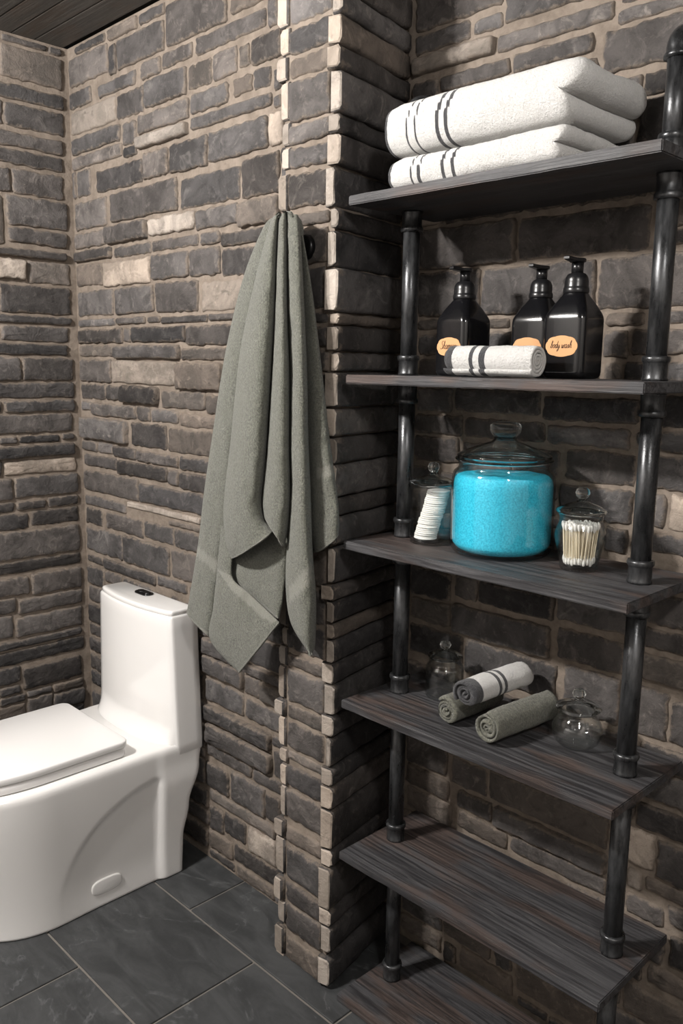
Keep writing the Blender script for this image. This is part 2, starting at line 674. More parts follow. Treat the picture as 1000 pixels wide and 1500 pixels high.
TR['colfront'] = '''
W 380 0 4
160 420 -60 92 m
165 415 137 275 d
150 415 310 420 b
160 430 452 680 m
160 400 716 812 m
170 400 852 960 d
W 380 240 4
155 385 52 240 d
200 420 286 350 b
155 385 378 590 m
150 370 602 850 x
150 415 872 938 d
150 385 952 1080 d
W 380 480 4
150 410 130 250 d
150 410 262 455 d
150 410 480 640 d
150 430 660 800 d
150 460 825 1000 b
W 380 720 4
150 400 50 300 d
150 400 332 540 b
150 380 562 760 d
150 400 782 960 d
W 380 960 4
135 372 28 100 b
140 382 112 308 m
140 380 330 408 b
142 385 442 600 d
150 400 605 668 b
135 370 695 815 x
128 380 835 1000 d
W 380 1200 4
140 372 98 182 b
128 362 218 400 d
112 368 432 530 x
142 392 572 718 d
125 368 762 880 b
'''
# column side veneer: cut ends seen from the front
TR['colleft'] = '''
W 380 0 4
95 150 -60 155 d
110 158 165 315 d
90 148 340 465 d
115 155 485 705 d
122 158 715 850 d
120 160 870 985 d
W 380 240 4
105 150 70 275 d
110 150 290 400 d
105 150 410 600 d
105 150 610 760 d
100 148 770 940 d
W 380 480 4
105 150 -10 150 d
100 148 160 320 d
105 150 330 470 d
105 150 480 650 d
100 148 660 800 d
105 150 810 960 d
W 380 720 4
105 148 20 200 d
100 148 210 380 d
105 148 390 560 d
108 150 570 780 d
125 155 800 890 d
105 142 912 1010 d
W 380 960 4
100 132 70 250 d
80 132 256 342 d p
103 135 362 530 d
110 148 545 625 b
115 148 640 755 d
113 140 770 935 d
82 130 960 1045 d p
W 380 1200 4
82 125 108 300 d
70 108 335 460 d p
98 135 475 600 d
70 112 618 775 d p
90 135 790 870 d
'''
TR['colright'] = '''
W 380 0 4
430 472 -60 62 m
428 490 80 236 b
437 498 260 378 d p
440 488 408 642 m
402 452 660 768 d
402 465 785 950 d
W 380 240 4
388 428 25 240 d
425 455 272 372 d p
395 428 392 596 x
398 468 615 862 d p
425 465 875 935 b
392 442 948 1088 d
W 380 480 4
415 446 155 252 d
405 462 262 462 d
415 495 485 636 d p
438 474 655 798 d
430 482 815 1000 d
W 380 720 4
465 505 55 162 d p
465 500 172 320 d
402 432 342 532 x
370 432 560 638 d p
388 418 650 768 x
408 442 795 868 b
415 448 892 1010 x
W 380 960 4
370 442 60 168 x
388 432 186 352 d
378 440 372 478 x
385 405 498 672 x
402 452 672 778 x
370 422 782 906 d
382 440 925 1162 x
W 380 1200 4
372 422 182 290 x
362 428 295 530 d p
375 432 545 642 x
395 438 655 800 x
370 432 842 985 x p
'''
TR['alcove'] = '''
W 590 0 2.439
22 350 -70 62 d
358 720 -120 18 d
30 230 102 166 d
250 350 58 104 m
30 322 172 226 l p
328 745 68 120 m
765 1040 -5 40 m
130 375 242 290 d
388 668 158 216 d
720 1040 72 218 d
20 120 295 350 d
W 590 270 2.439
55 392 150 288 d p
60 130 100 142 l
410 870 100 255 d
50 265 312 468 d
278 680 285 462 d
690 1050 250 440 d
50 130 482 520 b
140 370 482 520 b
725 850 458 510 b
875 1050 455 492 d
50 180 532 612 d
190 380 530 604 d
715 796 526 625 d
815 1060 515 602 d
50 160 622 682 m
715 778 632 696 b
782 1050 636 700 d
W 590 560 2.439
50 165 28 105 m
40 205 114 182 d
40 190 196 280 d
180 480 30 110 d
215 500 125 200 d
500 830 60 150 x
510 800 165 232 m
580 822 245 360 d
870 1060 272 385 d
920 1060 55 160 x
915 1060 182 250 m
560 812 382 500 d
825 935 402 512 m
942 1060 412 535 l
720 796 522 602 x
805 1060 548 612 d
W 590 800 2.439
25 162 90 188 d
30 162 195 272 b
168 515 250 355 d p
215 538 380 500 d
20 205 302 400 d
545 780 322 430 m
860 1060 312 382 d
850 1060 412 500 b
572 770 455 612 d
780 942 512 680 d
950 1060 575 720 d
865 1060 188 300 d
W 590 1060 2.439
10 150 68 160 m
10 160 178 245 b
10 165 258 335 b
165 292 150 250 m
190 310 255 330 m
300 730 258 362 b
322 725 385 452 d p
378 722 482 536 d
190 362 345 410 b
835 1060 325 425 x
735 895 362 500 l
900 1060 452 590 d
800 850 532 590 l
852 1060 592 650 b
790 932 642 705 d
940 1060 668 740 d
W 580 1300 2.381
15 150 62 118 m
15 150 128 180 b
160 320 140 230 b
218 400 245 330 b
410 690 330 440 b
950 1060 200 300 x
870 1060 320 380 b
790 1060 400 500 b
'''
EXP = .0026
def parse(txt, fn):
    out = []
    ox = oy = 0; s = 1
    for ln in txt.strip().splitlines():
        q = ln.split()
        if q[0] == 'W':
            ox, oy, s = float(q[1]), float(q[2]), float(q[3]); continue
        xl, xr, yt, yb = [float(v) for v in q[:4]]
        xl, xr = ox+xl/s, ox+xr/s
        yt, yb = oy+yt/s, oy+yb/s
        xc, ym = (xl+xr)/2, (yt+yb)/2
        a, b = fn(xl, ym), fn(xr, ym)
        out.append([a[0]-EXP, b[0]+EXP, fn(xc, yb)[1]-EXP, fn(xc, yt)[1]+EXP, q[4], len(q) > 5])
    return out
def resolve(R, gap=.0065):
    """push apart traced stones whose rectangles overlap"""
    for it in range(4):
        for i in range(len(R)):
            for j in range(i+1, len(R)):
                A, B = R[i], R[j]
                du = min(A[1], B[1])-max(A[0], B[0])+gap
                dv = min(A[3], B[3])-max(A[2], B[2])+gap
                if du > 0 and dv > 0:
                    if du < dv:
                        L, Rr = (A, B) if A[0]+A[1] < B[0]+B[1] else (B, A)
                        L[1] -= du/2; Rr[0] += du/2
                    else:
                        D, Uu = (A, B) if A[2]+A[3] < B[2]+B[3] else (B, A)
                        D[3] -= dv/2; Uu[2] += dv/2
    return [r for r in R if r[1]-r[0] > .012 and r[3]-r[2] > .010]
def autofill(R, u0, u1, v0, v1, seed, tones='dddxmdbdmd', wmax=.26):
    g = .008
    nu, nv = int((u1-u0)/g), int((v1-v0)/g)
    occ = np.zeros((nv, nu), bool)
    jg = .005
    for r in R:
        a, b = int(math.floor((r[0]-jg-u0)/g)), int(math.ceil((r[1]+jg-u0)/g))
        c, d = int(math.floor((r[2]-jg-v0)/g)), int(math.ceil((r[3]+jg-v0)/g))
        occ[max(c, 0):max(d, 0), max(a, 0):max(b, 0)] = True
    rg = random.Random(seed)
    out = []
    for i in range(nv):
        k = 0
        th = None
        while k < nu:
            if occ[i, k]:
                k += 1; continue
            wt = int(rg.uniform(.07, wmax)/g)
            e = k
            while e < nu and not occ[i, e] and e-k < wt: e += 1
            rem = e
            while rem < nu and not occ[i, rem]: rem += 1
            if rem-e < .05/g: e = rem if rem-k < wt*1.5 else e
            if th is None or rg.random() < .3: th = int(rg.choice((.035, .05, .06, .07, .085))/g)
            h = i
            while h < nv and h-i < th and not occ[h, k:e].any(): h += 1
            if nv-h < 4 and not occ[h:, k:e].any(): h = nv
            occ[i:h, k:e] = True
            uu0, uu1, vv0, vv1 = u0+k*g+.002, u0+e*g-.002, v0+i*g+.002, v0+h*g-.002
            if uu1-uu0 > .022 and vv1-vv0 > .016:
                out.append([uu0, uu1, vv0, vv1, rg.choice(tones), rg.random() < .12])
            k = e
    return out
def stone_mesh(w_, h_, proud, rg, back=.02, tilt=.0015):
    """rounded irregular block, local u (0..w), v (0..h), n outwards; returns verts, faces, edge attribute"""
    st = .013
    nu = max(2, min(12, int(w_/st))); nv = max(2, min(6, int(h_/st)))
    cr = min(.0045, w_*.2, h_*.2)
    pts = []
    def seg(p, q, n):
        for k in range(n):
            t = k/n
            pts.append((p[0]+(q[0]-p[0])*t, p[1]+(q[1]-p[1])*t))
    seg((cr, 0), (w_-cr, 0), nu); seg((w_-cr, 0), (w_, cr), 1)
    seg((w_, cr), (w_, h_-cr), nv); seg((w_, h_-cr), (w_-cr, h_), 1)
    seg((w_-cr, h_), (cr, h_), nu); seg((cr, h_), (0, h_-cr), 1)
    seg((0, h_-cr), (0, cr), nv); seg((0, cr), (cr, 0), 1)
    jt = min(.0026, h_*.06)
    pts = [(a+rg.uniform(-jt, jt), b+rg.uniform(-jt, jt)) for a, b in pts]
    n = len(pts); cx, cy = w_/2, h_/2
    V, F, E = [], [], []
    def inset(d):
        fx = max(.05, 1-2*d/w_); fy = max(.05, 1-2*d/h_)
        return [(cx+(a-cx)*fx, cy+(b-cy)*fy) for a, b in pts]
    t1, t2 = rg.uniform(-tilt, tilt), rg.uniform(-tilt, tilt)
    dep = [rg.uniform(-.0012, .0012) for _ in pts]
    m_ = min(w_, h_)
    rings = [(0.0, -back, 1.0, 0), (0.0, proud-.006, 1.0, 1), (min(.002, m_*.08), proud-.0022, .95, 1), (min(.0055, m_*.16), proud, .62, 1), (min(.016, m_*.34), proud+.0008, .08, 1)]
    for d, z, e, jit in rings:
        for k, (a, b) in enumerate(inset(d)):
            V.append((a, b, z+(dep[k] if jit else 0)+((a-cx)/w_*t1+(b-cy)/h_*t2 if jit else 0))); E.append(e)
    for r in range(len(rings)-1):
        for k in range(n):
            k2 = (k+1) % n
            F.append((r*n+k, r*n+k2, (r+1)*n+k2, (r+1)*n+k))
    c0 = len(V); b0 = (len(rings)-1)*n
    V.append((cx, cy, proud+.0008+rg.uniform(-.001, .001))); E.append(0.0)
    for k in range(n):
        F.append((b0+k, b0+(k+1) % n, c0))
    return V, F, E
def place_stones(R, parent, O, U, Nn, seed, base=.0065, limit=None):
    """R rectangles on a wall: origin O, horizontal axis U, outward normal Nn, vertical is Z"""
    rg = random.Random(seed)
    O, U, Nn = Vector(O), Vector(U), Vector(Nn)
    extra = ([], [], [], [])
    tn = 'dxmblc'
    for r in R:
        w_, h_ = r[1]-r[0], r[3]-r[2]
        pr = base + rg.uniform(-.002, .0035) + (rg.uniform(.006, .011) if r[5] else 0)
        Vv, F, E = stone_mesh(w_, h_, pr, rg)
        rot = rg.uniform(-.010, .010)
        W = []
        for a, b, c in Vv:
            da, db = a-w_/2, b-h_/2
            aa = w_/2+da-db*rot; bb = h_/2+db+da*rot*.35
            W.append(O+U*(r[0]+aa)+Vector((0, 0, r[2]+bb))+Nn*c)
        if limit is None or limit(r):
            mesh_obj('stone', W, F, r[4], parent, True, {'edge': E})
        else:
            b0 = len(extra[0])
            extra[0].extend(W); extra[1].extend([tuple(i+b0 for i in f) for f in F]); extra[2].extend(E)
            extra[3].extend([tn.index(r[4])]*len(F))
    if extra[0]:
        ob = mesh_obj('stone_facing', extra[0], extra[1], None, parent, True, {'edge': extra[2]}, list(tn), extra[3])
        ob['kind'] = 'stuff'

# back wall: u = X
R = resolve(parse(TR['back'], lambda x, y: (lambda p: (p.x, p.z))(onY(x, y, YA-.009))))
for r in R:
    r[0] = max(r[0], XL+.012); r[1] = min(r[1], XC0+.02); r[3] = min(r[3], ZC-.008)
R = [r for r in R if r[1]-r[0] > .012 and r[3]-r[2] > .012]
R += autofill(R, XL+.012, XC0+.015, .004, ZC-.006, 3)
place_stones(R, wall_back, (0, YA, 0), (1, 0, 0), (0, -1, 0), 11)
nA = len(R)
# left wall: u = Y
R = resolve(parse(TR['left'], lambda x, y: (lambda p: (p.y, p.z))(onX(x, y, XL+.009))))
for r in R:
    r[1] = min(r[1], YA-.022); r[3] = min(r[3], ZC-.008)
R = [r for r in R if r[1]-r[0] > .012 and r[3]-r[2] > .012]
R += autofill(R, YF, YA-.022, .004, ZC-.006, 4, wmax=.32)
place_stones(R, wall_left, (XL, 0, 0), (0, 1, 0), (1, 0, 0), 12, limit=lambda r: r[1] > .25)
nL = len(R)
# alcove wall
R = resolve(parse(TR['alcove'], lambda x, y: (lambda p: (p.x, p.z))(onY(x, y, YS-.009))))
for r in R:
    r[0] = max(r[0], XC1B+.010); r[3] = min(r[3], ZC-.008)
    if r[1] > -.56: r[1] += rng.uniform(-.01, .17)      # run on past the traced part
R = [r for r in R if r[1]-r[0] > .012 and r[3]-r[2] > .012]
R += autofill(R, XC1B+.010, XR-.005, .004, ZC-.006, 5, wmax=.30)
place_stones(R, wall_alcove, (0, YS, 0), (1, 0, 0), (0, -1, 0), 13, base=.0065, limit=lambda r: r[0] < -.25)
nS = len(R)
# column front
R = resolve(parse(TR['colfront'], lambda x, y: (lambda p: (p.x, p.z))(onY(x, y, YC-.008))))
for r in R:
    r[0] = max(r[0], XC0+.026); r[1] = min(r[1], XC1-.024)
R += autofill(R, XC0+.026, XC1-.024, .004, ZC-.006, 6, wmax=.2)
place_stones(R, wall_pilaster, (0, YC, 0), (1, 0, 0), (0, -1, 0), 14, base=.005)
# column sides: one veneer block per traced cut end, running back along the side
def side_block(x0, x1, z0, z1, p0, p1, tone, rg, side):
    """block whose cut front end faces -Y; p0->p1 is the side line front to back (outer face)."""
    n = 7
    d = Vector((p1[0]-p0[0], p1[1]-p0[1], 0)); Ln = d.length; d.normalize()
    out = Vector((d.y, -d.x, 0))*side
    tk = x1-x0
    V, F, E, FM = [], [], [], []
    m_ = min(.006, (z1-z0)*.25)
    def ring(s, ins, e, wob):
        base = Vector((p0[0], p0[1], 0))+d*s
        prof = [(-tk+ins, z0+ins), (-m_-ins*.6, z0+ins), (-ins, z0+m_+ins), (-ins, (z0+z1)/2), (-ins, z1-m_-ins), (-m_-ins*.6, z1-ins), (-tk+ins, z1-ins)]
        for k, (a, b) in enumerate(prof):
            q = base+out*(a+(rg.uniform(-wob, wob) if 1 <= k <= 5 else 0))
            V.append(Vector((q.x, q.y, b+rg.uniform(-wob, wob)))); E.append(e)
    fr = rg.uniform(-.001, .003)
    ring(-fr, .0035, .35, .0010)
    ring(-fr+.0025, .0012, .5, .0015)
    ring(.006, 0, .9, .0012)
    ns = 9
    for k in range(1, ns+1):
        ring(.006+(Ln-.010)*k/ns, 0, .9 if k == ns else .45, .0016)
    nr = ns+3
    for r_ in range(nr-1):
        for k in range(6):
            F.append((r_*7+k, r_*7+k+1, (r_+1)*7+k+1, (r_+1)*7+k)); FM.append(1 if r_ < 1 else 0)
        F.append((r_*7+6, r_*7, (r_+1)*7, (r_+1)*7+6)); FM.append(0)
    F.append(tuple(range(7))); FM.append(1)
    F.append(tuple(range((nr-1)*7, nr*7))); FM.append(0)
    # surface attribute: edges of the side face carry mortar smear
    for i, v in enumerate(V):
        k = i % 7
        if k in (3,): E[i] *= .3
    ob = mesh_obj('corner_stone', V, F, None, wall_pilaster, True, {'edge': E}, [tone, 'c'], FM)
    bmx = bmesh.new(); bmx.from_mesh(ob.data)
    bmesh.ops.recalc_face_normals(bmx, faces=bmx.faces[:]); bmx.to_mesh(ob.data); bmx.free()
    ob.data.polygons.foreach_set('use_smooth', [p_.material_index == 0 for p_ in ob.data.polygons])
def side_stones(key, side, seed):
    rg = random.Random(seed)
    S = parse(TR[key], lambda x, y: (lambda p: (p.x, p.z))(onY(x, y, YC-.012)))
    S.sort(key=lambda r: r[2])
    # close vertical overlaps, extend to floor and ceiling
    for a, b in zip(S[:-1], S[1:]):
        if a[3] > b[2]-.004:
            mid = (a[3]+b[2])/2; a[3], b[2] = mid-.002, mid+.002
    z = S[-1][3]+.006
    while z < ZC-.03:
        h_ = min(rg.choice((.06, .08, .1)), ZC-.006-z)
        S.append([S[-1][0], S[-1][1], z, z+h_, 'd', False]); z += h_+.006
    if S[0][2] > .03:
        S.append([S[0][0], S[0][1], .004, S[0][2]-.006, 'd', False])
    for r in S:
        tk = min(max(r[1]-r[0], .014), .034)
        if side > 0:
            xf = min(max(r[1], XC1-.016), XC1+.010)
            p0, p1 = (xf, YC-.007-(.004 if r[5] else 0)), (xf+(XC1B-XC1), YS-.012)
        else:
            xf = max(min(r[0], XC0+.012), XC0-.012)
            p0, p1 = (xf, YC-.007-(.004 if r[5] else 0)), (xf, YA-.012)
        side_block(0, tk, max(r[2], .003), r[3], p0, p1, r[4], rg, side)
side_stones('colright', 1, 21)
side_stones('colleft', -1, 22)
print('stones', nA, nL, nS)

# ================================================================== TOILET
TX = -2.07
toilet = tag(empty('toilet', (TX, 1.0, 0)), 'white one-piece skirted toilet with a tall tank against the stone wall', 'toilet')
toilet_inv = Vector((-TX, -1.0, 0))
def loc_to(par, ob):
    """keep world geometry while the parent empty sits at its base"""
    ob.matrix_parent_inverse = Matrix.Translation(par.location).inverted()
    return ob
def lerp_tab(tab, z):
    for (a, va), (b, vb) in zip(tab[:-1], tab[1:]):
        if z <= b:
            t = (z-a)/(b-a); t = max(0, min(1, t)); t = t*t*(3-2*t)
            return va+(vb-va)*t
    return tab[-1][1]
RIM = .385
def bowl_ring(z, inset=0.0):
    Yb = lerp_tab([(0, 1.238), (.10, 1.242), (.20, 1.262), (.31, 1.298), (.36, 1.305)], z)-inset
    Yc = .87
    a = .200+.066*sstep(0, .36, z)-inset
    b = .196+.008*sstep(.05, .36, z)
    pts = []
    def side(Y):
        h_ = b
        el = ((1.188-Y)/.335)**2+(z/.312)**2
        rec = sstep(0.0, .10, 1-el)*sstep(1.172, 1.150, Y)*sstep(.85, .985, Y)*(.35+.65*sstep(0, .12, z+.02))
        h_ += .008*sstep(1.150, 1.180, Y)*(1-.6*sstep(.27, .34, z))
        return h_-.0085*rec-inset
    ns = 56
    rc = .016
    for k in range(ns+1):
        Y = Yb+(Yc-Yb)*k/ns
        h_ = side(Y)
        if Yb-Y < rc:
            t = (rc-(Yb-Y))/rc; h_ -= rc*(1-math.sqrt(max(0, 1-t*t)))
        pts.append((h_, Y))
    nf = 44
    hb = side(Yc)
    for k in range(1, nf//2+1):
        ph = math.pi/2*k/(nf//2)
        c_, s_ = math.cos(ph), math.sin(ph)
        pts.append((hb*c_**.85, Yc-a*s_**.95))
    full = pts+[(-x, y_) for x, y_ in reversed(pts[:-1])]
    return [(TX+x, y_, z) for x, y_ in full]
zs = [0, .003, .008, .014]+[.014+(RIM-.020-.014)*k/52 for k in range(1, 53)]
rings = [bowl_ring(0, .006), bowl_ring(.002, .002)]+[bowl_ring(z) for z in zs[1:]]
rings += [bowl_ring(RIM-.012, .0008), bowl_ring(RIM-.006, .003), bowl_ring(RIM-.002, .007), bowl_ring(RIM, .014)]
def loft(name, rings, mat, parent, cap0=True, cap1=True, smooth=True):
    n = len(rings[0]); V = [p for r in rings for p in r]; F = []
    for i in range(len(rings)-1):
        for k in range(n):
            k2 = (k+1) % n
            F.append((i*n+k, i*n+k2, (i+1)*n+k2, (i+1)*n+k))
    if cap0: F.append(tuple(range(n)))
    if cap1: F.append(tuple(range((len(rings)-1)*n, len(rings)*n)))
    ob = fix_normals(mesh_obj(name, V, F, mat, parent, smooth))
    return loc_to(parent, ob) if parent is not None else ob
loft('bowl_body', rings, 'porcelain', toilet)
def tank_ring(z, inset=0.0, flare=0.0):
    hw = .2082-.0180*max(0, min(1, (z-.36)/.38))-inset
    pts = []
    bow = .024
    def yf(x):
        return 1.216+inset-bow*(1-(x/hw)**2)-flare*(1-abs(x/hw)**5)
    Yb = 1.305-inset
    rc = .010
    pts.append((hw-.004, Yb)); pts.append((hw, Yb-.006))
    pts.append((hw, 1.28)); pts.append((hw, 1.25))
    yc = yf(hw)
    pts.append((hw, yc+rc+.003))
    for k in range(1, 5):
        a = math.pi/2*k/5
        pts.append((hw-rc*(1-math.cos(a)), yc+rc-rc*math.sin(a)))
    for k in range(0, 25):
        x = (hw-rc)*(1-2*k/24)
        pts.append((x, yf(x)))
    for k in range(4, 0, -1):
        a = math.pi/2*k/5
        pts.append((-(hw-rc*(1-math.cos(a))), yc+rc-rc*math.sin(a)))
    pts += [(-hw, yc+rc+.003), (-hw, 1.25), (-hw, 1.28), (-hw, Yb-.006), (-hw+.004, Yb)]
    return [(TX+x, y_, z) for x, y_ in pts]
TT = .744
tr = [tank_ring(RIM-.045, .010), tank_ring(RIM-.030, .0006)]
for k in range(9):
    t = k/8; tr.append(tank_ring(RIM-.004+.058*t, 0, .040*(1-t)**2.2))
tr += [tank_ring(RIM+.054+(TT-RIM-.060)*k/10) for k in range(1, 11)]
tr += [tank_ring(TT-.003, .0008), tank_ring(TT, .003)]
loft('tank', tr, 'porcelain', toilet)
lr = [tank_ring(TT+.0005, .0065), tank_ring(TT+.002, .0045), tank_ring(TT+.010, .0045), tank_ring(TT+.013, .006), tank_ring(TT+.0145, .010)]
loft('tank_lid', lr, 'porcelain', toilet)
def slab_ring(z, hw, Yb, Yc, a, rc, inset):
    pts = []
    hw -= inset; Yb -= inset; a -= inset
    for k in range(0, 7):
        t = math.pi/2*k/6
        pts.append((hw-rc+rc*math.sin(t), Yb-rc+rc*math.cos(t)))
    for k in range(1, 9):
        pts.append((hw, Yb-rc+(Yc-Yb+rc)*k/9))
    for k in range(0, 25):
        ph = math.pi/2*k/24
        pts.append((hw*math.cos(ph)**.8, Yc-a*math.sin(ph)**.92))
    full = pts+[(-x, y_) for x, y_ in reversed(pts[:-1])]
    return [(TX+x, y_, z) for x, y_ in full]
def slab(name, z0, z1, hw, Yb, Yc, a, rc, mat, bev, slope=0):
    R_ = [slab_ring(z0, hw, Yb, Yc, a, rc, bev), slab_ring(z0+bev*.4, hw, Yb, Yc, a, rc, bev*.3), slab_ring(z0+bev, hw, Yb, Yc, a, rc, 0), slab_ring(z1-bev, hw, Yb, Yc, a, rc, 0), slab_ring(z1-bev*.4, hw, Yb, Yc, a, rc, bev*.3), slab_ring(z1, hw, Yb, Yc, a, rc, bev)]
    return loft(name, R_, mat, toilet)
slab('seat', RIM+.002, RIM+.024, .176, 1.086, .87, .255, .022, 'seat_white', .004)
slab('seat_lid', RIM+.027, RIM+.046, .178, 1.090, .87, .258, .022, 'seat_white', .004)
for sx in (-1, 1):
    hb = box('hinge', TX+sx*.075-.02, TX+sx*.075+.02, 1.082, 1.112, RIM-.001, RIM+.026, 'seat_white', toilet, .006, 3, True)
    loc_to(toilet, hb)
# flush plate
c = onZ(211, 869, TT+.0145)
def oblong(name, cx, cy, z0, z1, lx, ly, mat, par, bev=.002):
    R_ = []
    for z, ins in ((z0, 0), (z1-bev, 0), (z1-bev*.3, bev*.4), (z1, bev)):
        r = ly/2-ins; p_ = []
        for k in range(17):
            a = -math.pi/2+math.pi*k/16
            p_.append((cx+lx/2-ly/2+r*math.cos(a), cy+r*math.sin(a), z))
        for k in range(17):
            a = math.pi/2+math.pi*k/16
            p_.append((cx-lx/2+ly/2+r*math.cos(a), cy+r*math.sin(a), z))
        R_.append(p_)
    return loft(name, R_, mat, par)
fp = oblong('flush_plate', c.x, c.y, TT+.0135, TT+.019, .072, .034, 'chrome_dark', toilet)
fp['label'] = 'dark chrome flush plate'
for sx in (-1, 1):
    b_ = oblong('flush_button', c.x+sx*.0155, c.y, TT+.018, TT+.0215, .028, .023, 'chrome_dark', fp)
# bolt cover on the skirt
cc_ = onX(155, 1294, -1.885)
R_ = []
for x_, ins in ((-1.889, 0), (-1.8785, 0), (-1.8772, .0018), (-1.8768, .004)):
    p_ = []
    lx, lz = .088-2*ins, .042-2*ins
    for k in range(28):
        a = 2*math.pi*k/28
        ca, sa = math.cos(a), math.sin(a)
        p_.append((x_, cc_.y+math.copysign(abs(ca)**.6, ca)*lx/2, cc_.z+math.copysign(abs(sa)**.7, sa)*lz/2))
    R_.append(p_)
loft('bolt_cover', R_, 'porcelain', toilet)

# ================================================================== PIPE SHELF
SX0, SX1, SY0, SY1, ST = -1.210, -.587, 1.200, 1.458, .018
SZ = [1.7373, 1.3991, 1.0633, .7184, .3690, .0190]
PIPES = [(-1.160, 1.330), (-.637, 1.336)]
unit = tag(empty('pipe_shelf', (-.9, 1.33, 0)), 'tall open shelf of six grey stained boards on black iron pipes', 'shelf')
srg = random.Random(5)
for i, z in enumerate(SZ):
    bm = bmesh.new()
    box_bm(bm, SX0, SX1, SY0, SY1, z-ST, z)
    es = [e for e in bm.edges if abs(e.verts[0].co.x-e.verts[1].co.x) > .1]
    bmesh.ops.subdivide_edges(bm, edges=es, cuts=30, use_grid_fill=True)
    bmesh.ops.bevel(bm, geom=[e for e in bm.edges if len(e.link_faces) == 2 and e.calc_face_angle() > 1.0], offset=.0018, segments=2, affect='EDGES')
    for v in bm.verts:
        if v.co.y < SY0+.01:
            v.co.y += .0016*mnoise.noise(Vector((v.co.x*14, i*3.1, v.co.z*40)))
            v.co.z += .0010*mnoise.noise(Vector((v.co.x*22, i*5.7, v.co.z*60)))
    loc_to(unit, bm_obj('shelf_board', bm, 'wood', unit))
PR = .0168
def pipe_piece(name, x, y, prof, par):
    return loc_to(unit, lathe(name, prof, 'pipe', par, (x, y, 0), 32))
def fitting(x, y, z, up):
    """collar with raised rim; z is the shelf surface; up=1 stands on it, -1 hangs below"""
    s = up
    prof = [(PR-.002, z), (.0205, z), (.0208, z+s*.004), (.0198, z+s*.006), (.0196, z+s*.028), (.0212, z+s*.030), (.0224, z+s*.032), (.0226, z+s*.036), (.0218, z+s*.039), (.0190, z+s*.040), (PR-.002, z+s*.040)]
    return pipe_piece('pipe_fitting', x, y, prof, unit)
for px_, py_ in PIPES:
    for i in range(5):
        top, bot = SZ[i]-ST, SZ[i+1]
        fitting(px_, py_, bot, 1)
        fitting(px_, py_, top, -1)
        pipe_piece('pipe', px_, py_, [(0, bot+.002), (PR, bot+.002), (PR, top-.002), (0, top-.002)], unit)
    fitting(px_, py_, SZ[0], 1)
    zt = 1.893
    pipe_piece('pipe', px_, py_, [(0, SZ[0]+.002), (PR, SZ[0]+.002), (PR, zt), (0, zt)], unit)
    # elbow turning back into the wall
    Vv, Ff = [], []
    path = []
    er = .024
    for k in range(0, 3): path.append((Vector((px_, py_, zt-.008+.004*k)), Vector((0, 0, 1)), (.0225, .0228, .0206)[k]))
    for k in range(0, 13):
        a = math.pi/2*k/12
        path.append((Vector((px_, py_+er-er*math.cos(a), zt+.002+er*math.sin(a))), Vector((0, math.sin(a), math.cos(a))), .0198))
    zz = zt+.002+er
    path.append((Vector((px_, py_+er+.004, zz)), Vector((0, 1, 0)), .0228)); path.append((Vector((px_, py_+er+.011, zz)), Vector((0, 1, 0)), .0228))
    path.append((Vector((px_, py_+er+.012, zz)), Vector((0, 1, 0)), PR)); path.append((Vector((px_, YS-.020, zz)), Vector((0, 1, 0)), PR))
    path.append((Vector((px_, YS-.019, zz)), Vector((0, 1, 0)), .036)); path.append((Vector((px_, YS-.012, zz)), Vector((0, 1, 0)), .036))
    n = 32
    for p_, d_, r_ in path:
        e1 = Vector((1, 0, 0)); e2 = d_.cross(e1)
        for k in range(n):
            a = 2*math.pi*k/n
            Vv.append(p_+e1*r_*math.cos(a)+e2*r_*math.sin(a))
    for i in range(len(path)-1):
        for k in range(n):
            Ff.append((i*n+k, i*n+(k+1) % n, (i+1)*n+(k+1) % n, (i+1)*n+k))
    Ff.append(tuple(range(n))); Ff.append(tuple(range((len(path)-1)*n, len(path)*n)))
    loc_to(unit, fix_normals(mesh_obj('elbow', Vv, Ff, 'pipe', unit)))

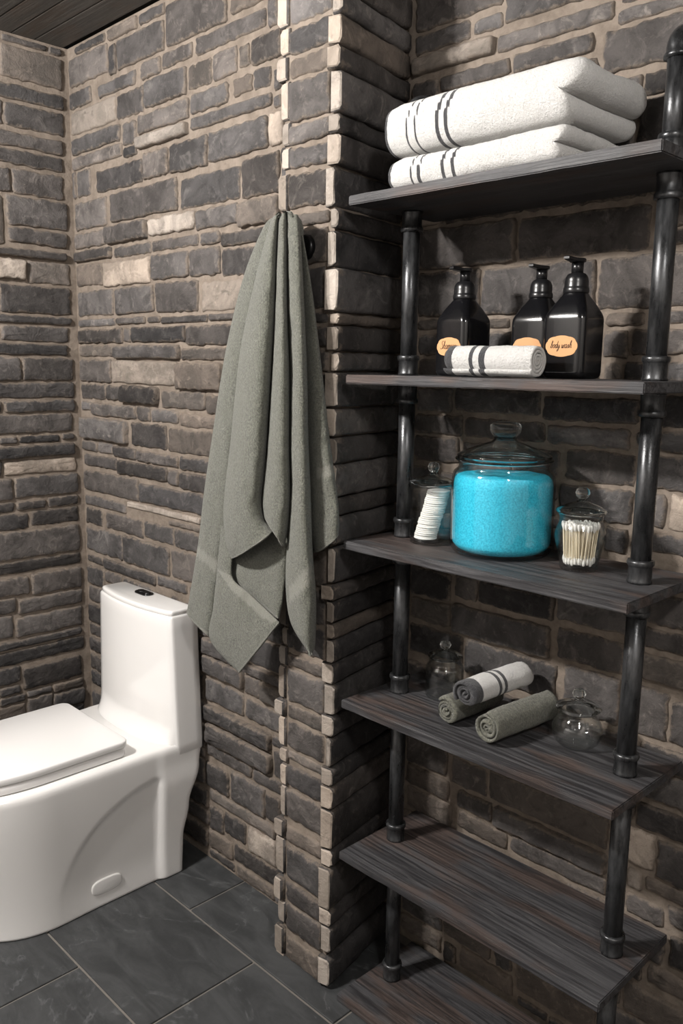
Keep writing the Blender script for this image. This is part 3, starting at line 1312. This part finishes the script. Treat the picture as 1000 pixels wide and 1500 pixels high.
# ================================================================== SOAP BOTTLES
def rsq(h_, r, n=6):
    """rounded square outline, half width h_, corner radius r"""
    p_ = []
    for cx, cy, a0 in ((1, 1, 0), (-1, 1, 90), (-1, -1, 180), (1, -1, 270)):
        for k in range(n+1):
            a = math.radians(a0+90*k/n)
            p_.append((cx*(h_-r)+r*math.cos(a), cy*(h_-r)+r*math.sin(a)))
    return p_
GLY = {  # single-stroke script letters on a 1-high x-height grid: list of polylines, advance
 'S': ([[(.75, 1.75), (.55, 1.95), (.25, 1.85), (.2, 1.45), (.5, 1.05), (.7, .65), (.6, .15), (.25, 0), (-.05, .25)]], .85),
 'h': ([[(-.05, .1), (.3, 1.2), (.35, 1.9), (.2, 1.9), (.12, .9), (.1, 0)], [(.12, .6), (.35, 1), (.5, .9), (.5, .2), (.6, 0), (.75, .2)]], .75),
 'a': ([[(.55, .85), (.3, 1), (.05, .6), (.1, .1), (.3, 0), (.5, .4), (.58, .95), (.52, .2), (.62, 0), (.8, .25)]], .78),
 'm': ([[(0, .9), (.08, 0)], [(.08, .5), (.25, 1), (.36, .8), (.36, 0)], [(.36, .5), (.55, 1), (.66, .8), (.66, .15), (.75, 0), (.9, .25)]], .88),
 'p': ([[(.02, .9), (.1, .2), (.02, -.9)], [(.1, .5), (.3, 1), (.5, .8), (.45, .2), (.25, 0), (.1, .15)], [(.25, 0), (.5, .05), (.7, .3)]], .7),
 'o': ([[(.3, 1), (.05, .7), (.08, .15), (.3, 0), (.5, .3), (.48, .8), (.3, 1), (.5, .8), (.7, .85)]], .66),
 'b': ([[(-.05, .1), (.3, 1.3), (.35, 1.9), (.2, 1.9), (.1, .8), (.15, .1), (.35, 0), (.5, .4), (.4, .9), (.6, .8), (.75, .85)]], .72),
 'd': ([[(.5, .85), (.3, 1), (.05, .6), (.1, .1), (.3, 0), (.5, .5), (.6, 1.9), (.54, .2), (.64, 0), (.8, .25)]], .78),
 'y': ([[(0, .95), (.08, .2), (.28, .1), (.5, .9)], [(.5, .9), (.42, -.4), (.2, -.9), (.05, -.7), (.3, -.2), (.75, .25)]], .72),
 'w': ([[(0, .95), (.08, .1), (.25, .05), (.38, .85), (.42, .1), (.6, .05), (.75, .9), (.95, .8)]], .92),
 's': ([[(0, .2), (.3, 1), (.42, .5), (.38, .1), (.15, 0)], [(.38, .1), (.65, .25)]], .62),
 ' ': ([], .5)}
def lettering(word, width, pen):
    adv = sum(GLY[c_][1] for c_ in word)
    s = width/adv
    x = -adv/2
    V, F = [], []
    for c_ in word:
        st, ad = GLY[c_]
        for pl in st:
            pl = smoothprof2(pl)
            for (x0, y0), (x1, y1) in zip(pl[:-1], pl[1:]):
                dx, dy = x1-x0, y1-y0; L_ = math.hypot(dx, dy)
                if L_ < 1e-6: continue
                nx, ny = -dy/L_*pen/s, dx/L_*pen/s
                b0 = len(V)
                for a, b in ((x0+nx, y0+ny), (x0-nx, y0-ny), (x1-nx, y1-ny), (x1+nx, y1+ny)):
                    yy = (b-.5)
                    V.append(((x+a+.22*yy)*s, yy*s))
                F.append((b0, b0+1, b0+2, b0+3))
        x += ad
    return V, F
def smoothprof2(pts, n=4):
    P = [Vector(p) for p in pts]; out = []
    for i in range(len(P)-1):
        p0 = P[max(i-1, 0)]; p1 = P[i]; p2 = P[i+1]; p3 = P[min(i+2, len(P)-1)]
        for k in range(n):
            t = k/n
            q = .5*((2*p1)+(p2-p0)*t+(2*p0-5*p1+4*p2-p3)*t*t+(3*p1-p0-3*p2+p3)*t**3)
            out.append((q.x, q.y))
    out.append(tuple(P[-1])); return out
BH = .040
def bottle(x, y, rz, word, label, dz=0):
    z0 = SZ[1]
    t = tag(empty('soap_bottle', (x, y, z0+.0008)), label, 'bottle', 'black foaming soap bottles')
    t.rotation_euler.z = rz
    prof = [(0, .034, .016), (.0015, .0375, .015), (.006, .0398, .014), (.012, BH, .013), (.100, BH, .013), (.106, .0394, .013), (.112, .0375, .0135), (.128, .0295, .0145), (.140, .0225, .0160), (.145, .0205, .0190), (.147, .0203, .0200)]
    rg_ = []
    for z, h_, r in prof:
        rg_.append([(a, b, z) for a, b in rsq(h_, min(r, h_-.0002), 8)])
    n = len(rg_[0]); Vv = [p_ for r in rg_ for p_ in r]; F = []
    for i in range(len(rg_)-1):
        for k in range(n):
            F.append((i*n+k, i*n+(k+1) % n, (i+1)*n+(k+1) % n, (i+1)*n+k))
    F.append(tuple(range(n))); F.append(tuple(range((len(rg_)-1)*n, len(rg_)*n)))
    fix_normals(mesh_obj('bottle_body', Vv, F, 'black_plastic', t))
    pump = lathe('pump_collar', [(0, .1455), (.0215, .1455), (.0222, .1475), (.0222, .1535), (.0212, .155), (.0205, .1575), (.0205, .165), (.0198, .170), (.0178, .175), (.0145, .1785), (.0115, .1795), (0, .1795)], 'pump_black', t, (0, 0, 0), 40)
    lathe('pump_stem', [(0, .179), (.0102, .179), (.0102, .1985), (0, .1985)], 'pump_black', t, (0, 0, 0), 28)
    # nozzle: rounded cap with a flat spout reaching towards -Y
    R_ = []
    for z, ins in ((.1975, .0015), (.199, 0), (.2025, 0), (.204, .0015)):
        p_ = []
        for k in range(25):
            a = -math.pi*.08+math.pi*1.16*k/24
            p_.append(((.0140-ins)*math.cos(a), (.0140-ins)*math.sin(a), z))
        for q in ((-.0085+ins, -.016), (-.0062+ins, -.028), (-.005+ins, -.0400+ins), (.005-ins, -.0400+ins), (.0062-ins, -.028), (.0085-ins, -.016)):
            p_.append((q[0], q[1], z+.0012*max(0, (-q[1]-.016)/.02)))
        R_.append(p_)
    n = len(R_[0]); Vv = [p_ for r in R_ for p_ in r]; F = []
    for i in range(3):
        for k in range(n):
            F.append((i*n+k, i*n+(k+1) % n, (i+1)*n+(k+1) % n, (i+1)*n+k))
    F.append(tuple(range(n))); F.append(tuple(range(3*n, 4*n)))
    fix_normals(mesh_obj('pump_nozzle', Vv, F, 'pump_black', t, False))
    # scalloped kraft label on the front face
    lz = .0550
    Vv, F = [], []
    N = 96
    for d_ in (-BH+.0003, -BH-.0008):
        for k in range(N):
            a = 2*math.pi*k/N
            ca, sa = math.cos(a), math.sin(a)
            sc = 1+.045*abs(math.cos(4*a))-.02
            Vv.append((.0295*math.copysign(abs(ca)**.85, ca)*sc, d_, lz+.0175*math.copysign(abs(sa)**.85, sa)*sc))
    for k in range(N):
        F.append((k, (k+1) % N, N+(k+1) % N, N+k))
    F.append(tuple(range(N))); F.append(tuple(range(N, 2*N)))
    lb = fix_normals(mesh_obj('label_tag', Vv, F, 'kraft', t, False))
    lb['label'] = 'tan scalloped oval label'
    if word:
        LV, LF = lettering(word, .040, .00045)
        mesh_obj('lettering', [(a, -BH-.0012, lz+b) for a, b in LV], LF, 'ink', lb, False)
    return t
bottle(-1.039, 1.351, math.radians(-4), 'Shampoo', 'black pump soap bottle with a tan label reading Shampoo beside the iron pipe')
bottle(-.905, 1.408, math.radians(2), '', 'black pump soap bottle with its label covered by the rolled white washcloth')
bottle(-.797, 1.350, math.radians(2), 'body wash', 'black pump soap bottle with a tan label reading body wash')

# ================================================================== TOWELS
def roll(name, label, p0, axis, L, r, matkey, turns, stripes=(), end_band=0, flap=True, seed=0, start=0.0, squash=1.0, group=None, th=None):
    """rolled cloth: spiral cross-section swept along axis from p0 (front end centre)"""
    rg = random.Random(seed)
    ax = Vector(axis).normalized()
    up = Vector((0, 0, 1)); sd = ax.cross(up).normalized()
    th = th or r/(turns+.35)
    na = int(turns*30)
    outer, inner = [], []
    for k in range(na+1):
        a = start+turns*2*math.pi*k/na
        rr = r-th*.0-(turns*2*math.pi-(a-start))/(2*math.pi)*th
        rr = max(rr, .0025)
        wob = .0009*mnoise.noise(Vector((a*1.3, seed*3.3, 0)))
        outer.append((a, rr+wob)); inner.append((a, max(rr-th*.80, .0008)+wob*.5))
    # loop closes: outer forwards, inner backwards; rounded leading edge
    loop = outer+[(outer[-1][0]+.10, (outer[-1][1]+inner[-1][1])/2)]+list(reversed(inner))
    loop = [(rr*math.cos(a), rr*math.sin(a)*squash) for a, rr in loop]
    nl = len(loop)
    ns = 44
    V, F, S = [], [], []
    for i in range(ns+1):
        s = L*i/ns
        sc = 1.0
        e = min(s, L-s)
        sc = 1-.05*max(0, 1-e/.010)**2
        for j, (a, b) in enumerate(loop):
            tele = .004*math.sin(j*.07+seed)*(1 if i == 0 else 0)
            q = Vector(p0)+ax*(s+tele)+sd*(a*sc)+up*(b*sc)
            nz = mnoise.noise(q*28+Vector((seed, 0, 0)))*.0016+mnoise.noise(q*160)*.0007
            d_ = (sd*a+up*b)
            if d_.length > 1e-6: q = q+d_.normalized()*nz
            V.append(q)
            st = 0.0
            for (s0, s1) in stripes:
                st = max(st, 1.0 if s0 <= s <= s1 else 0.0)
            if s < end_band: st = 1.0
            S.append(st)
    for i in range(ns):
        for j in range(nl):
            j2 = (j+1) % nl
            F.append((i*nl+j, i*nl+j2, (i+1)*nl+j2, (i+1)*nl+j))
    no = len(outer)
    for base in (0, ns*nl):
        for j in range(no-1):
            F.append((base+j, base+j+1, base+nl-2-j, base+nl-1-j))
        F.append((base+no-1, base+no, base+no+1))
    ob = fix_normals(mesh_obj(name, V, F, matkey, None, True, {'stripe': S}))
    if label: tag(ob, label, 'washcloth', group)
    return ob
zr = SZ[1]
roll('rolled_washcloth', 'rolled white washcloth with dark grey stripes lying before the soap bottles', (-.984, 1.246, zr+.0305), (1, .02, 0), .182, .029, 'white_terry', 4.2, ((.055, .064), (.077, .088)), .020, seed=1, start=-2.0)
zr = SZ[3]
roll('rolled_washcloth', 'sage green rolled washcloth half hidden under the white roll beside the tall empty jar', (-.978, 1.262, zr+.0310), (.05, 1, 0), .150, .0300, 'sage_plain', 3.6, seed=2, start=-1.4)
roll('rolled_washcloth', 'sage green rolled washcloth lying in front of the white roll near the round jar', (-.872, 1.250, zr+.0340), (.10, 1, 0), .180, .0325, 'sage_plain', 3.6, seed=5, start=-2.2)
roll('rolled_washcloth', 'white rolled washcloth with grey edge and stripes on top of two sage rolls', (-.928, 1.254, zr+.0820), (.08, 1, .0), .176, .0325, 'white_terry', 3.8, ((.072, .076), (.088, .092)), .024, seed=8, start=-1.2, squash=.88)

# folded bath towels on the top shelf: layered pillow folds, one mesh each
def folded_towel(label, x0, x1, y0, y1, z0, h_, lobes, stripes, seed):
    """section in XZ (square left edge, rounded fold lobes at the right end) swept front to back with round front fold"""
    out = []
    nx = 90
    for k in range(nx+1):
        out.append((k/nx, 0.0, 0))
    za = 0.0
    for (fr, ext) in lobes:
        for k in range(1, 14):
            a = -math.pi/2+math.pi*k/14
            out.append((1.0, za+fr*(.5+.5*math.sin(a)), ext+fr*.5*h_*math.cos(a)*1.05))
        za += fr
    for k in range(nx+1):
        out.append((1-k/nx, 1.0, 0))
    for k in range(1, 5):
        out.append((0.0, 1-k/5, 0))
    n = len(out)
    V, F, S = [], [], []
    ny = 44
    for i in range(ny+1):
        v = .5-.5*math.cos(math.pi*i/ny); v = .35*(i/ny)+.65*v
        y = y0+(y1-y0)*v
        rf = min(h_*.5, .045)
        dF = max(0, (y0+rf)-y)/rf; dB = max(0, y-(y1-rf))/rf
        s_ = max(0.0, 1-max(dF, dB)**2.4)**(1/2.4)
        s_ = max(s_, 0.0)
        for (f_, zf, ext) in out:
            L_ = (x1-x0)
            x = x0+L_*f_+ext*s_
            zc = .5+(zf-.5)*s_
            z = z0+h_*zc
            q = Vector((x, y, z))
            nz = mnoise.noise(Vector((x*8, y*8, seed+z*8)))*.006+mnoise.noise(q*45)*.0016+mnoise.noise(q*150)*.0012
            edge = .006*max(0, 1-f_*14)
            wz = sstep(.15, .8, zc)
            q.z += (nz-edge)*wz*s_
            q.z = max(q.z, z0)
            q.y += nz*1.1*(1-2*sstep(.3, .7, v))*sstep(0, .2, zc)
            V.append(q)
            st = 0.0
            xs = x-x0-.02*max(0, (zc-.5))
            for s0, s1 in stripes:
                if s0 <= xs <= s1: st = 1.0
            if f_ < .016: st = .8
            S.append(st)
    for i in range(ny):
        for j in range(n):
            j2 = (j+1) % n
            F.append((i*n+j, i*n+j2, (i+1)*n+j2, (i+1)*n+j))
    ob = mesh_obj('folded_towel', V, F, 'white_terry', None, True, {'stripe': S})
    bmx = bmesh.new(); bmx.from_mesh(ob.data)
    bmesh.ops.remove_doubles(bmx, verts=bmx.verts[:], dist=2e-5)
    bmesh.ops.recalc_face_normals(bmx, faces=bmx.faces[:])
    bmx.to_mesh(ob.data); bmx.free()
    return tag(ob, label, 'towel', 'white striped bath towels on the top shelf')
folded_towel('white folded bath towel with grey stripes lying directly on the top shelf board', -1.118, -.775, 1.212, 1.446, SZ[0]+.0015, .054, ((.5, 0), (.5, .006)), ((.050, .054), (.068, .073), (.120, .126), (.143, .149)), 1)
folded_towel('white folded bath towel with grey stripes on top of another folded towel', -1.126, -.770, 1.208, 1.450, SZ[0]+.062, .092, ((.40, .004), (.60, .014)), ((.050, .053), (.068, .072), (.118, .125), (.138, .145)), 4)

# ---- hanging sage towel -------------------------------------------
def interp(poly, t):
    n = len(poly)-1
    s = t*n; i = min(int(s), n-1); f_ = s-i
    p0 = poly[max(i-1, 0)]; p1 = poly[i]; p2 = poly[i+1]; p3 = poly[min(i+2, n)]
    out = []
    for k in range(2):
        out.append(.5*(2*p1[k]+(p2[k]-p0[k])*f_+(2*p0[k]-5*p1[k]+4*p2[k]-p3[k])*f_*f_+(3*p1[k]-p0[k]-3*p2[k]+p3[k])*f_**3))
    return out
BANDS = [[(289, 800), (319, 824), (316, 840), (288, 814)], [(317, 833), (337, 842), (409, 906), (396, 914), (340, 866)], [(423, 860), (457, 824), (456, 850), (424, 884)], [(462, 687), (490, 678), (489, 696), (464, 703)]]
def inpoly(p, poly):
    c_ = False; n = len(poly)
    for i in range(n):
        (x0, y0), (x1, y1) = poly[i], poly[i-1]
        if (y0 > p[1]) != (y1 > p[1]) and p[0] < (x1-x0)*(p[1]-y0)/(y1-y0)+x0: c_ = not c_
    return c_
TV, TF, TB = [], [], []
def gore(Lc, Rc, Ye, bulge, nt=110, nu=26, topY=None, seed=0, flat=1.0, hem=True):
    b0 = len(TV)
    for i in range(nt+1):
        t = i/nt
        l, r = interp(Lc, t), interp(Rc, t)
        bl = bulge*(.35+.65*sstep(0, .5, t))
        ye = Ye if topY is None else topY+(Ye-topY)*sstep(0, .35, t)
        for j in range(nu+1):
            th = math.pi*j/nu
            f_ = (1-math.cos(th))/2
            px, py = l[0]+(r[0]-l[0])*f_, l[1]+(r[1]-l[1])*f_
            py += 5*math.sin(th)*sstep(.75, 1, t)*flat
            Y = ye-bl*max(0.0, math.sin(th))**.8
            Y += .004*mnoise.noise(Vector((px*.03, py*.008, seed)))*math.sin(th)
            Y += .0022*mnoise.noise(Vector((px*.09, py*.05, seed+5)))
            q = onY(px, py, Y)
            TV.append(q)
            b = 0.0
            for B in BANDS:
                if inpoly((px, py), B): b = 1.0
            if hem and i >= nt-1: b = .9
            TB.append(b)
    w_ = nu+1
    for i in range(nt):
        for j in range(nu):
            TF.append((b0+i*w_+j, b0+i*w_+j+1, b0+(i+1)*w_+j+1, b0+(i+1)*w_+j))
gore([(400, 318), (385, 334), (356, 407), (330, 516), (309, 650), (298, 726), (290, 796), (276, 882), (273, 897)],
     [(412, 318), (404, 334), (382, 415), (361, 519), (345, 650), (340, 692), (330, 786), (320, 850), (308, 932)], 1.200, .016, seed=1, topY=1.165)
gore([(404, 315), (395, 329), (372, 415), (351, 519), (337, 650), (331, 700), (327, 750), (330, 795), (338, 818)],
     [(412, 313), (407, 330), (403, 436), (399, 524), (391, 650), (388, 690), (384, 735), (390, 760), (402, 774)], 1.172, .062, seed=2, topY=1.150)
gore([(411, 313), (406, 330), (403, 436), (399, 524), (391, 650), (388, 680), (383, 730), (386, 755)],
     [(420, 312), (420, 330), (421, 456), (424, 550), (424, 650), (425, 718), (423, 762), (417, 800)], 1.168, .052, seed=3, topY=1.150)
gore([(418, 312), (419, 330), (421, 456), (424, 550), (424, 650), (425, 718), (421, 786), (418, 856), (426, 913), (452, 953)],
     [(432, 315), (439, 329), (446, 456), (450, 550), (452, 650), (455, 718), (458, 809), (463, 874), (462, 939), (457, 957)], 1.170, .046, seed=4, topY=1.150)
gore([(428, 317), (435, 335), (442, 440), (446, 550), (448, 650), (451, 718), (453, 770), (459, 809)],
     [(438, 322), (448, 368), (460, 446), (471, 537), (481, 628), (487, 674), (496, 744), (496, 783)], 1.196, .026, seed=5, topY=1.170)
# lower flap, inner layer and dark recess sheet behind
gore([(324, 770), (318, 832), (312, 890), (308, 938), (350, 986)], [(345, 790), (340, 843), (364, 868), (387, 890), (409, 911)], 1.158, .016, nt=80, seed=6, flat=0)
gore([(332, 760), (333, 815), (338, 845), (360, 868), (403, 905)], [(424, 740), (422, 790), (420, 830), (415, 875), (409, 906)], 1.178, .014, nt=60, seed=7, flat=0)
gore([(345, 640), (340, 740), (345, 800), (385, 840)], [(462, 640), (460, 720), (457, 790), (440, 860)], 1.190, .006, nt=50, seed=8, flat=0, hem=False)
# bunched cloth over the hook
hc = onY(427, 338, 1.172)
b0 = len(TV); nr, nc = 14, 30
for i in range(nr+1):
    a = math.pi*i/nr
    for j in range(nc):
        b = 2*math.pi*j/nc
        q = Vector((.026*math.sin(a)*math.cos(b), .024*math.sin(a)*math.sin(b), .030*math.cos(a)))
        q = q*(1+.06*math.sin(5*b+1))
        q += hc; q += Vector((1, 1, 1))*.002*mnoise.noise(q*60)
        TV.append(q); TB.append(0.0)
for i in range(nr):
    for j in range(nc):
        TF.append((b0+i*nc+j, b0+i*nc+(j+1) % nc, b0+(i+1)*nc+(j+1) % nc, b0+(i+1)*nc+j))
tow = mesh_obj('hanging_towel', TV, TF, 'sage', None, True, {'band': TB})
sm = tow.modifiers.new('cloth_thickness', 'SOLIDIFY'); sm.thickness = .005; sm.offset = 1.0
tag(tow, 'sage green bath towel hanging in folds from a black hook', 'towel')
# hook
hk = onY(448, 362, 1.206)
hook = tag(empty('towel_hook', (hk.x, 1.206, hk.z)), 'round black towel hook on the stone column', 'hook')
def lathe_y(name, prof, mat, par, c_, seg=32):
    V_, F_ = [], []
    for r, d_ in prof:
        for k in range(seg):
            a = 2*math.pi*k/seg
            V_.append((c_[0]+r*math.cos(a), c_[1]-d_, c_[2]+r*math.sin(a)))
    for i in range(len(prof)-1):
        for k in range(seg):
            F_.append((i*seg+k, i*seg+(k+1) % seg, (i+1)*seg+(k+1) % seg, (i+1)*seg+k))
    F_.append(tuple(range(seg))); F_.append(tuple(range((len(prof)-1)*seg, len(prof)*seg)))
    return fix_normals(mesh_obj(name, V_, F_, mat, par))
lathe_y('hook_plate', [(.001, -.012), (.025, -.012), (.025, .004), (.023, .008), (.017, .010), (.001, .010)], 'hook_black', hook, (0, 0, 0))
lathe_y('hook_peg', [(.001, .008), (.008, .008), (.0072, .022), (.0085, .025), (.0085, .028), (.0060, .030), (.001, .030)], 'hook_black', hook, (0, 0, .004))

# ================================================================== JARS
def glass_jar(name, label, x, y, z, outer, wall_t, base_t, lid, parts=()):
    """outer: (r,z) profile from base to rim; inner wall offset by wall_t; lid: solid (r,z) profile"""
    t = tag(empty(name, (x, y, z)), label, 'jar')
    o_ = smoothprof(outer, 4)
    inn = [(max(r-wall_t, .002), zz) for r, zz in o_ if zz > base_t+.001]
    ztop = o_[-1][1]
    prof = [(0, .0006)]+[(r, max(zz, .0006)) for r, zz in o_]+list(reversed(inn))+[(max(inn[0][0]-.003, .002), base_t), (0, base_t)]
    lathe('jar_glass', prof, 'thin_glass', t, (0, 0, 0), 56)
    # split the lid at its narrow neck: thin blown dome and solid knob
    zs_ = [k for k in range(3, len(lid)-3) if lid[k][0] <= lid[k-1][0] and lid[k][0] < lid[k+1][0] and lid[k][1] > lid[2][1]+.015]
    kn = zs_[-1]
    od = lid[2:kn+1]
    idn = [(max(r_-.0028, .0012), z_-.0024) for r_, z_ in od[1:]]
    ld = lathe('jar_lid', [(od[0][0]-.002, od[0][1]-.003), (od[0][0], od[0][1]-.003)]+od+[(0, lid[kn][1]), (0, lid[kn][1]-.0045)]+list(reversed(idn)), 'glass', t, (0, 0, 0), 56, True)
    lathe('lid_knob', [(0, lid[kn][1]+.0002)]+[(lid[kn][0], lid[kn][1]+.0002)]+lid[kn+1:], 'glass', ld, (0, 0, 0), 40)
    return t, [(r, zz) for r, zz in inn]
z3 = SZ[2]
# large jar of blue salts
bx, by = -.934, 1.357
out = [(.080, 0), (.090, .002), (.0965, .010), (.0985, .022), (.0985, .060), (.0985, .120), (.0975, .148), (.094, .158), (.088, .163), (.086, .168), (.087, .172), (.087, .178)]
LB = [(0, .1745), (.080, .1745), (.080, .1790), (.092, .1792), (.0935, .1815), (.092, .184), (.088, .1855), (.090, .188), (.0885, .191), (.075, .197), (.058, .204), (.040, .2105), (.026, .2150), (.0215, .2190), (.021, .224), (.0275, .231), (.0300, .238), (.0290, .246), (.0255, .2505), (.018, .2520), (0, .2525)]
jar, inn = glass_jar('salt_jar', 'large glass jar with stepped glass lid full of bright blue bath salts', bx, by, z3, out, .0035, .006, LB)
sp = [(0, .0068), (.070, .0068), (.082, .009), (.0905, .016), (.0940, .026), (.0945, .060), (.0945, .120), (.0935, .138), (.0890, .1475), (.080, .1515), (.05, .1530), (0, .1535)]
so = lathe('bath_salts', smoothprof(sp, 4), 'salt', None, (bx, by, z3), 64)
for v in so.data.vertices:
    q = v.co
    if q.z > z3+.135: q.z += .0022*mnoise.noise(Vector((q.x*40, q.y*40, 1)))
tag(so, 'bright blue bath salts filling the large glass jar', 'bath salts', None, 'stuff')

# cotton pad jar
px_, py_ = -1.081, 1.326
out = [(.038, 0), (.0435, .001), (.0455, .006), (.0458, .015), (.0458, .060), (.0458, .112), (.0458, .121)]
LP = [(0, .1195), (.040, .1195), (.040, .1215), (.0475, .1218), (.0482, .1240), (.0470, .1262), (.040, .1300), (.028, .1340), (.014, .1375), (.0075, .1400), (.0065, .1440), (.0100, .1490), (.0122, .1550), (.0100, .1615), (.005, .1645), (0, .1650)]
glass_jar('pad_jar', 'straight glass jar with round knob lid holding white cotton pads', px_, py_, z3, out, .0022, .006, LP)
prg = random.Random(9)
padm = None
PADN = 26
cam_r = Vector((_r.x, _r.y, 0))
zz = z3+.0085
tilt_dir = cam_r
ox = -.008
for k in range(PADN):
    h_ = .00385
    if padm is None:
        po = lathe('cotton_pad', [(0, 0), (.0215, 0), (.0232, .0008), (.0236, .0018), (.0228, .0031), (.021, .0036), (0, .0036)], 'cotton', None, (0, 0, 0), 30)
        padm = po
        o_ = po
    else:
        o_ = padm.copy(); COL.objects.link(o_)
    f_ = k/(PADN-1)
    sh = -.0125+.0255*f_**1.1+prg.uniform(-.001, .001)
    o_.location = Vector((px_, py_, zz))+cam_r*sh+Vector((-cam_r.y, cam_r.x, 0))*prg.uniform(-.002, .002)
    o_.rotation_euler = (prg.uniform(-.02, .02), .0+prg.uniform(-.02, .02)+.0, prg.uniform(0, 6))
    tag(o_, 'thin round white cotton pad in the leaning stack inside the glass jar', 'cotton pad', 'cotton pads in the straight jar')
    zz += h_

# swab jar
sx_, sy_ = -.757, 1.345
out = [(.026, 0), (.0315, .001), (.0335, .005), (.0345, .014), (.0385, .032), (.0435, .050), (.0450, .062), (.0425, .074), (.0385, .084), (.0375, .090), (.0385, .096), (.0400, .102)]
LS = [(0, .1005), (.0335, .1005), (.0335, .1030), (.0435, .1032), (.0452, .1055), (.0435, .1085), (.036, .1125), (.026, .1175), (.014, .1215), (.0075, .1240), (.0065, .1270), (.0105, .1315), (.0130, .1375), (.0110, .1440), (.006, .1475), (0, .1480)]
glass_jar('swab_jar', 'small bulging glass jar with knob lid full of cotton swabs', sx_, sy_, z3, out, .0022, .007, LS)
sm_obj = None
SL = .074
spts = []
q_ = random.Random(4)
for ring_r, cnt in ((.0275, 24), (.0225, 20), (.0170, 15), (.0115, 10), (.0055, 5)):
    for k in range(cnt):
        spts.append((ring_r, 2*math.pi*(k+q_.random()*.3)/cnt))
for (rr, a) in spts:
    if sm_obj is None:
        prof = [(0, -SL/2), (.0012, -SL/2+.0004), (.0025, -SL/2+.002), (.0028, -SL/2+.006), (.0023, -SL/2+.010), (.0011, -SL/2+.0125), (.0010, -SL/2+.014), (.0010, SL/2-.014), (.0011, SL/2-.0125), (.0023, SL/2-.010), (.0028, SL/2-.006), (.0025, SL/2-.002), (.0012, SL/2-.0004), (0, SL/2)]
        sm_obj = lathe('cotton_swab', prof, 'cotton', None, (0, 0, 0), 8)
        sm_obj.data.materials.append(M['swab_stick'])
        for p_ in sm_obj.data.polygons:
            if abs(p_.center.z) < SL/2-.0115: p_.material_index = 1
        o_ = sm_obj
    else:
        o_ = sm_obj.copy(); COL.objects.link(o_)
    rb = rr*.93
    pb = Vector((rb*math.cos(a), rb*math.sin(a), .0085))
    rt = min(rr*1.09+q_.uniform(0, .0015), .0315); a2 = a+q_.uniform(-.16, .16)
    pt = Vector((rt*math.cos(a2), rt*math.sin(a2), .0085+SL))
    d_ = (pt-pb).normalized()
    o_.rotation_mode = 'QUATERNION'
    o_.rotation_quaternion = d_.to_track_quat('Z', 'Y')
    o_.location = Vector((sx_, sy_, z3))+pb+d_*(SL/2)+Vector((0, 0, q_.uniform(0, .004)))
    tag(o_, 'wooden stick cotton swab with white tips standing in the bulging jar', 'cotton swab', 'cotton swabs in the bulging jar')

# empty jars on the fourth shelf
z4 = SZ[3]
out = [(.033, 0), (.0390, .001), (.0405, .006), (.0408, .015), (.0408, .058), (.0404, .064), (.0380, .0690), (.0350, .0715), (.0342, .075), (.0342, .086)]
LT = [(0, .0845), (.0295, .0845), (.0295, .0868), (.0360, .0870), (.0372, .0888), (.0355, .0908), (.030, .0925), (.029, .0950), (.024, .0975), (.015, .1000), (.008, .1015), (.0065, .1040), (.0100, .1080), (.0120, .1135), (.0100, .1190), (.005, .1215), (0, .1220)]
glass_jar('tall_jar', 'empty clear glass jar with stepped knob lid behind the rolled washcloths', -1.080, 1.384, z4, out, .0022, .006, LT)
out = [(.024, 0), (.0310, .001), (.0385, .007), (.0445, .017), (.0470, .028), (.0450, .040), (.0390, .051), (.0345, .058), (.0335, .063), (.0350, .067), (.0370, .070)]
LR = [(0, .0685), (.0310, .0685), (.0310, .0708), (.0405, .0710), (.0425, .0735), (.0405, .0765), (.033, .0800), (.026, .0830), (.016, .0860), (.0085, .0880), (.0070, .0905), (.0105, .0950), (.0125, .1005), (.0105, .1065), (.005, .1095), (0, .1100)]
glass_jar('round_jar', 'empty round-bellied clear glass jar with knob lid on the shelf board', -.757, 1.378, z4, out, .0022, .006, LR)
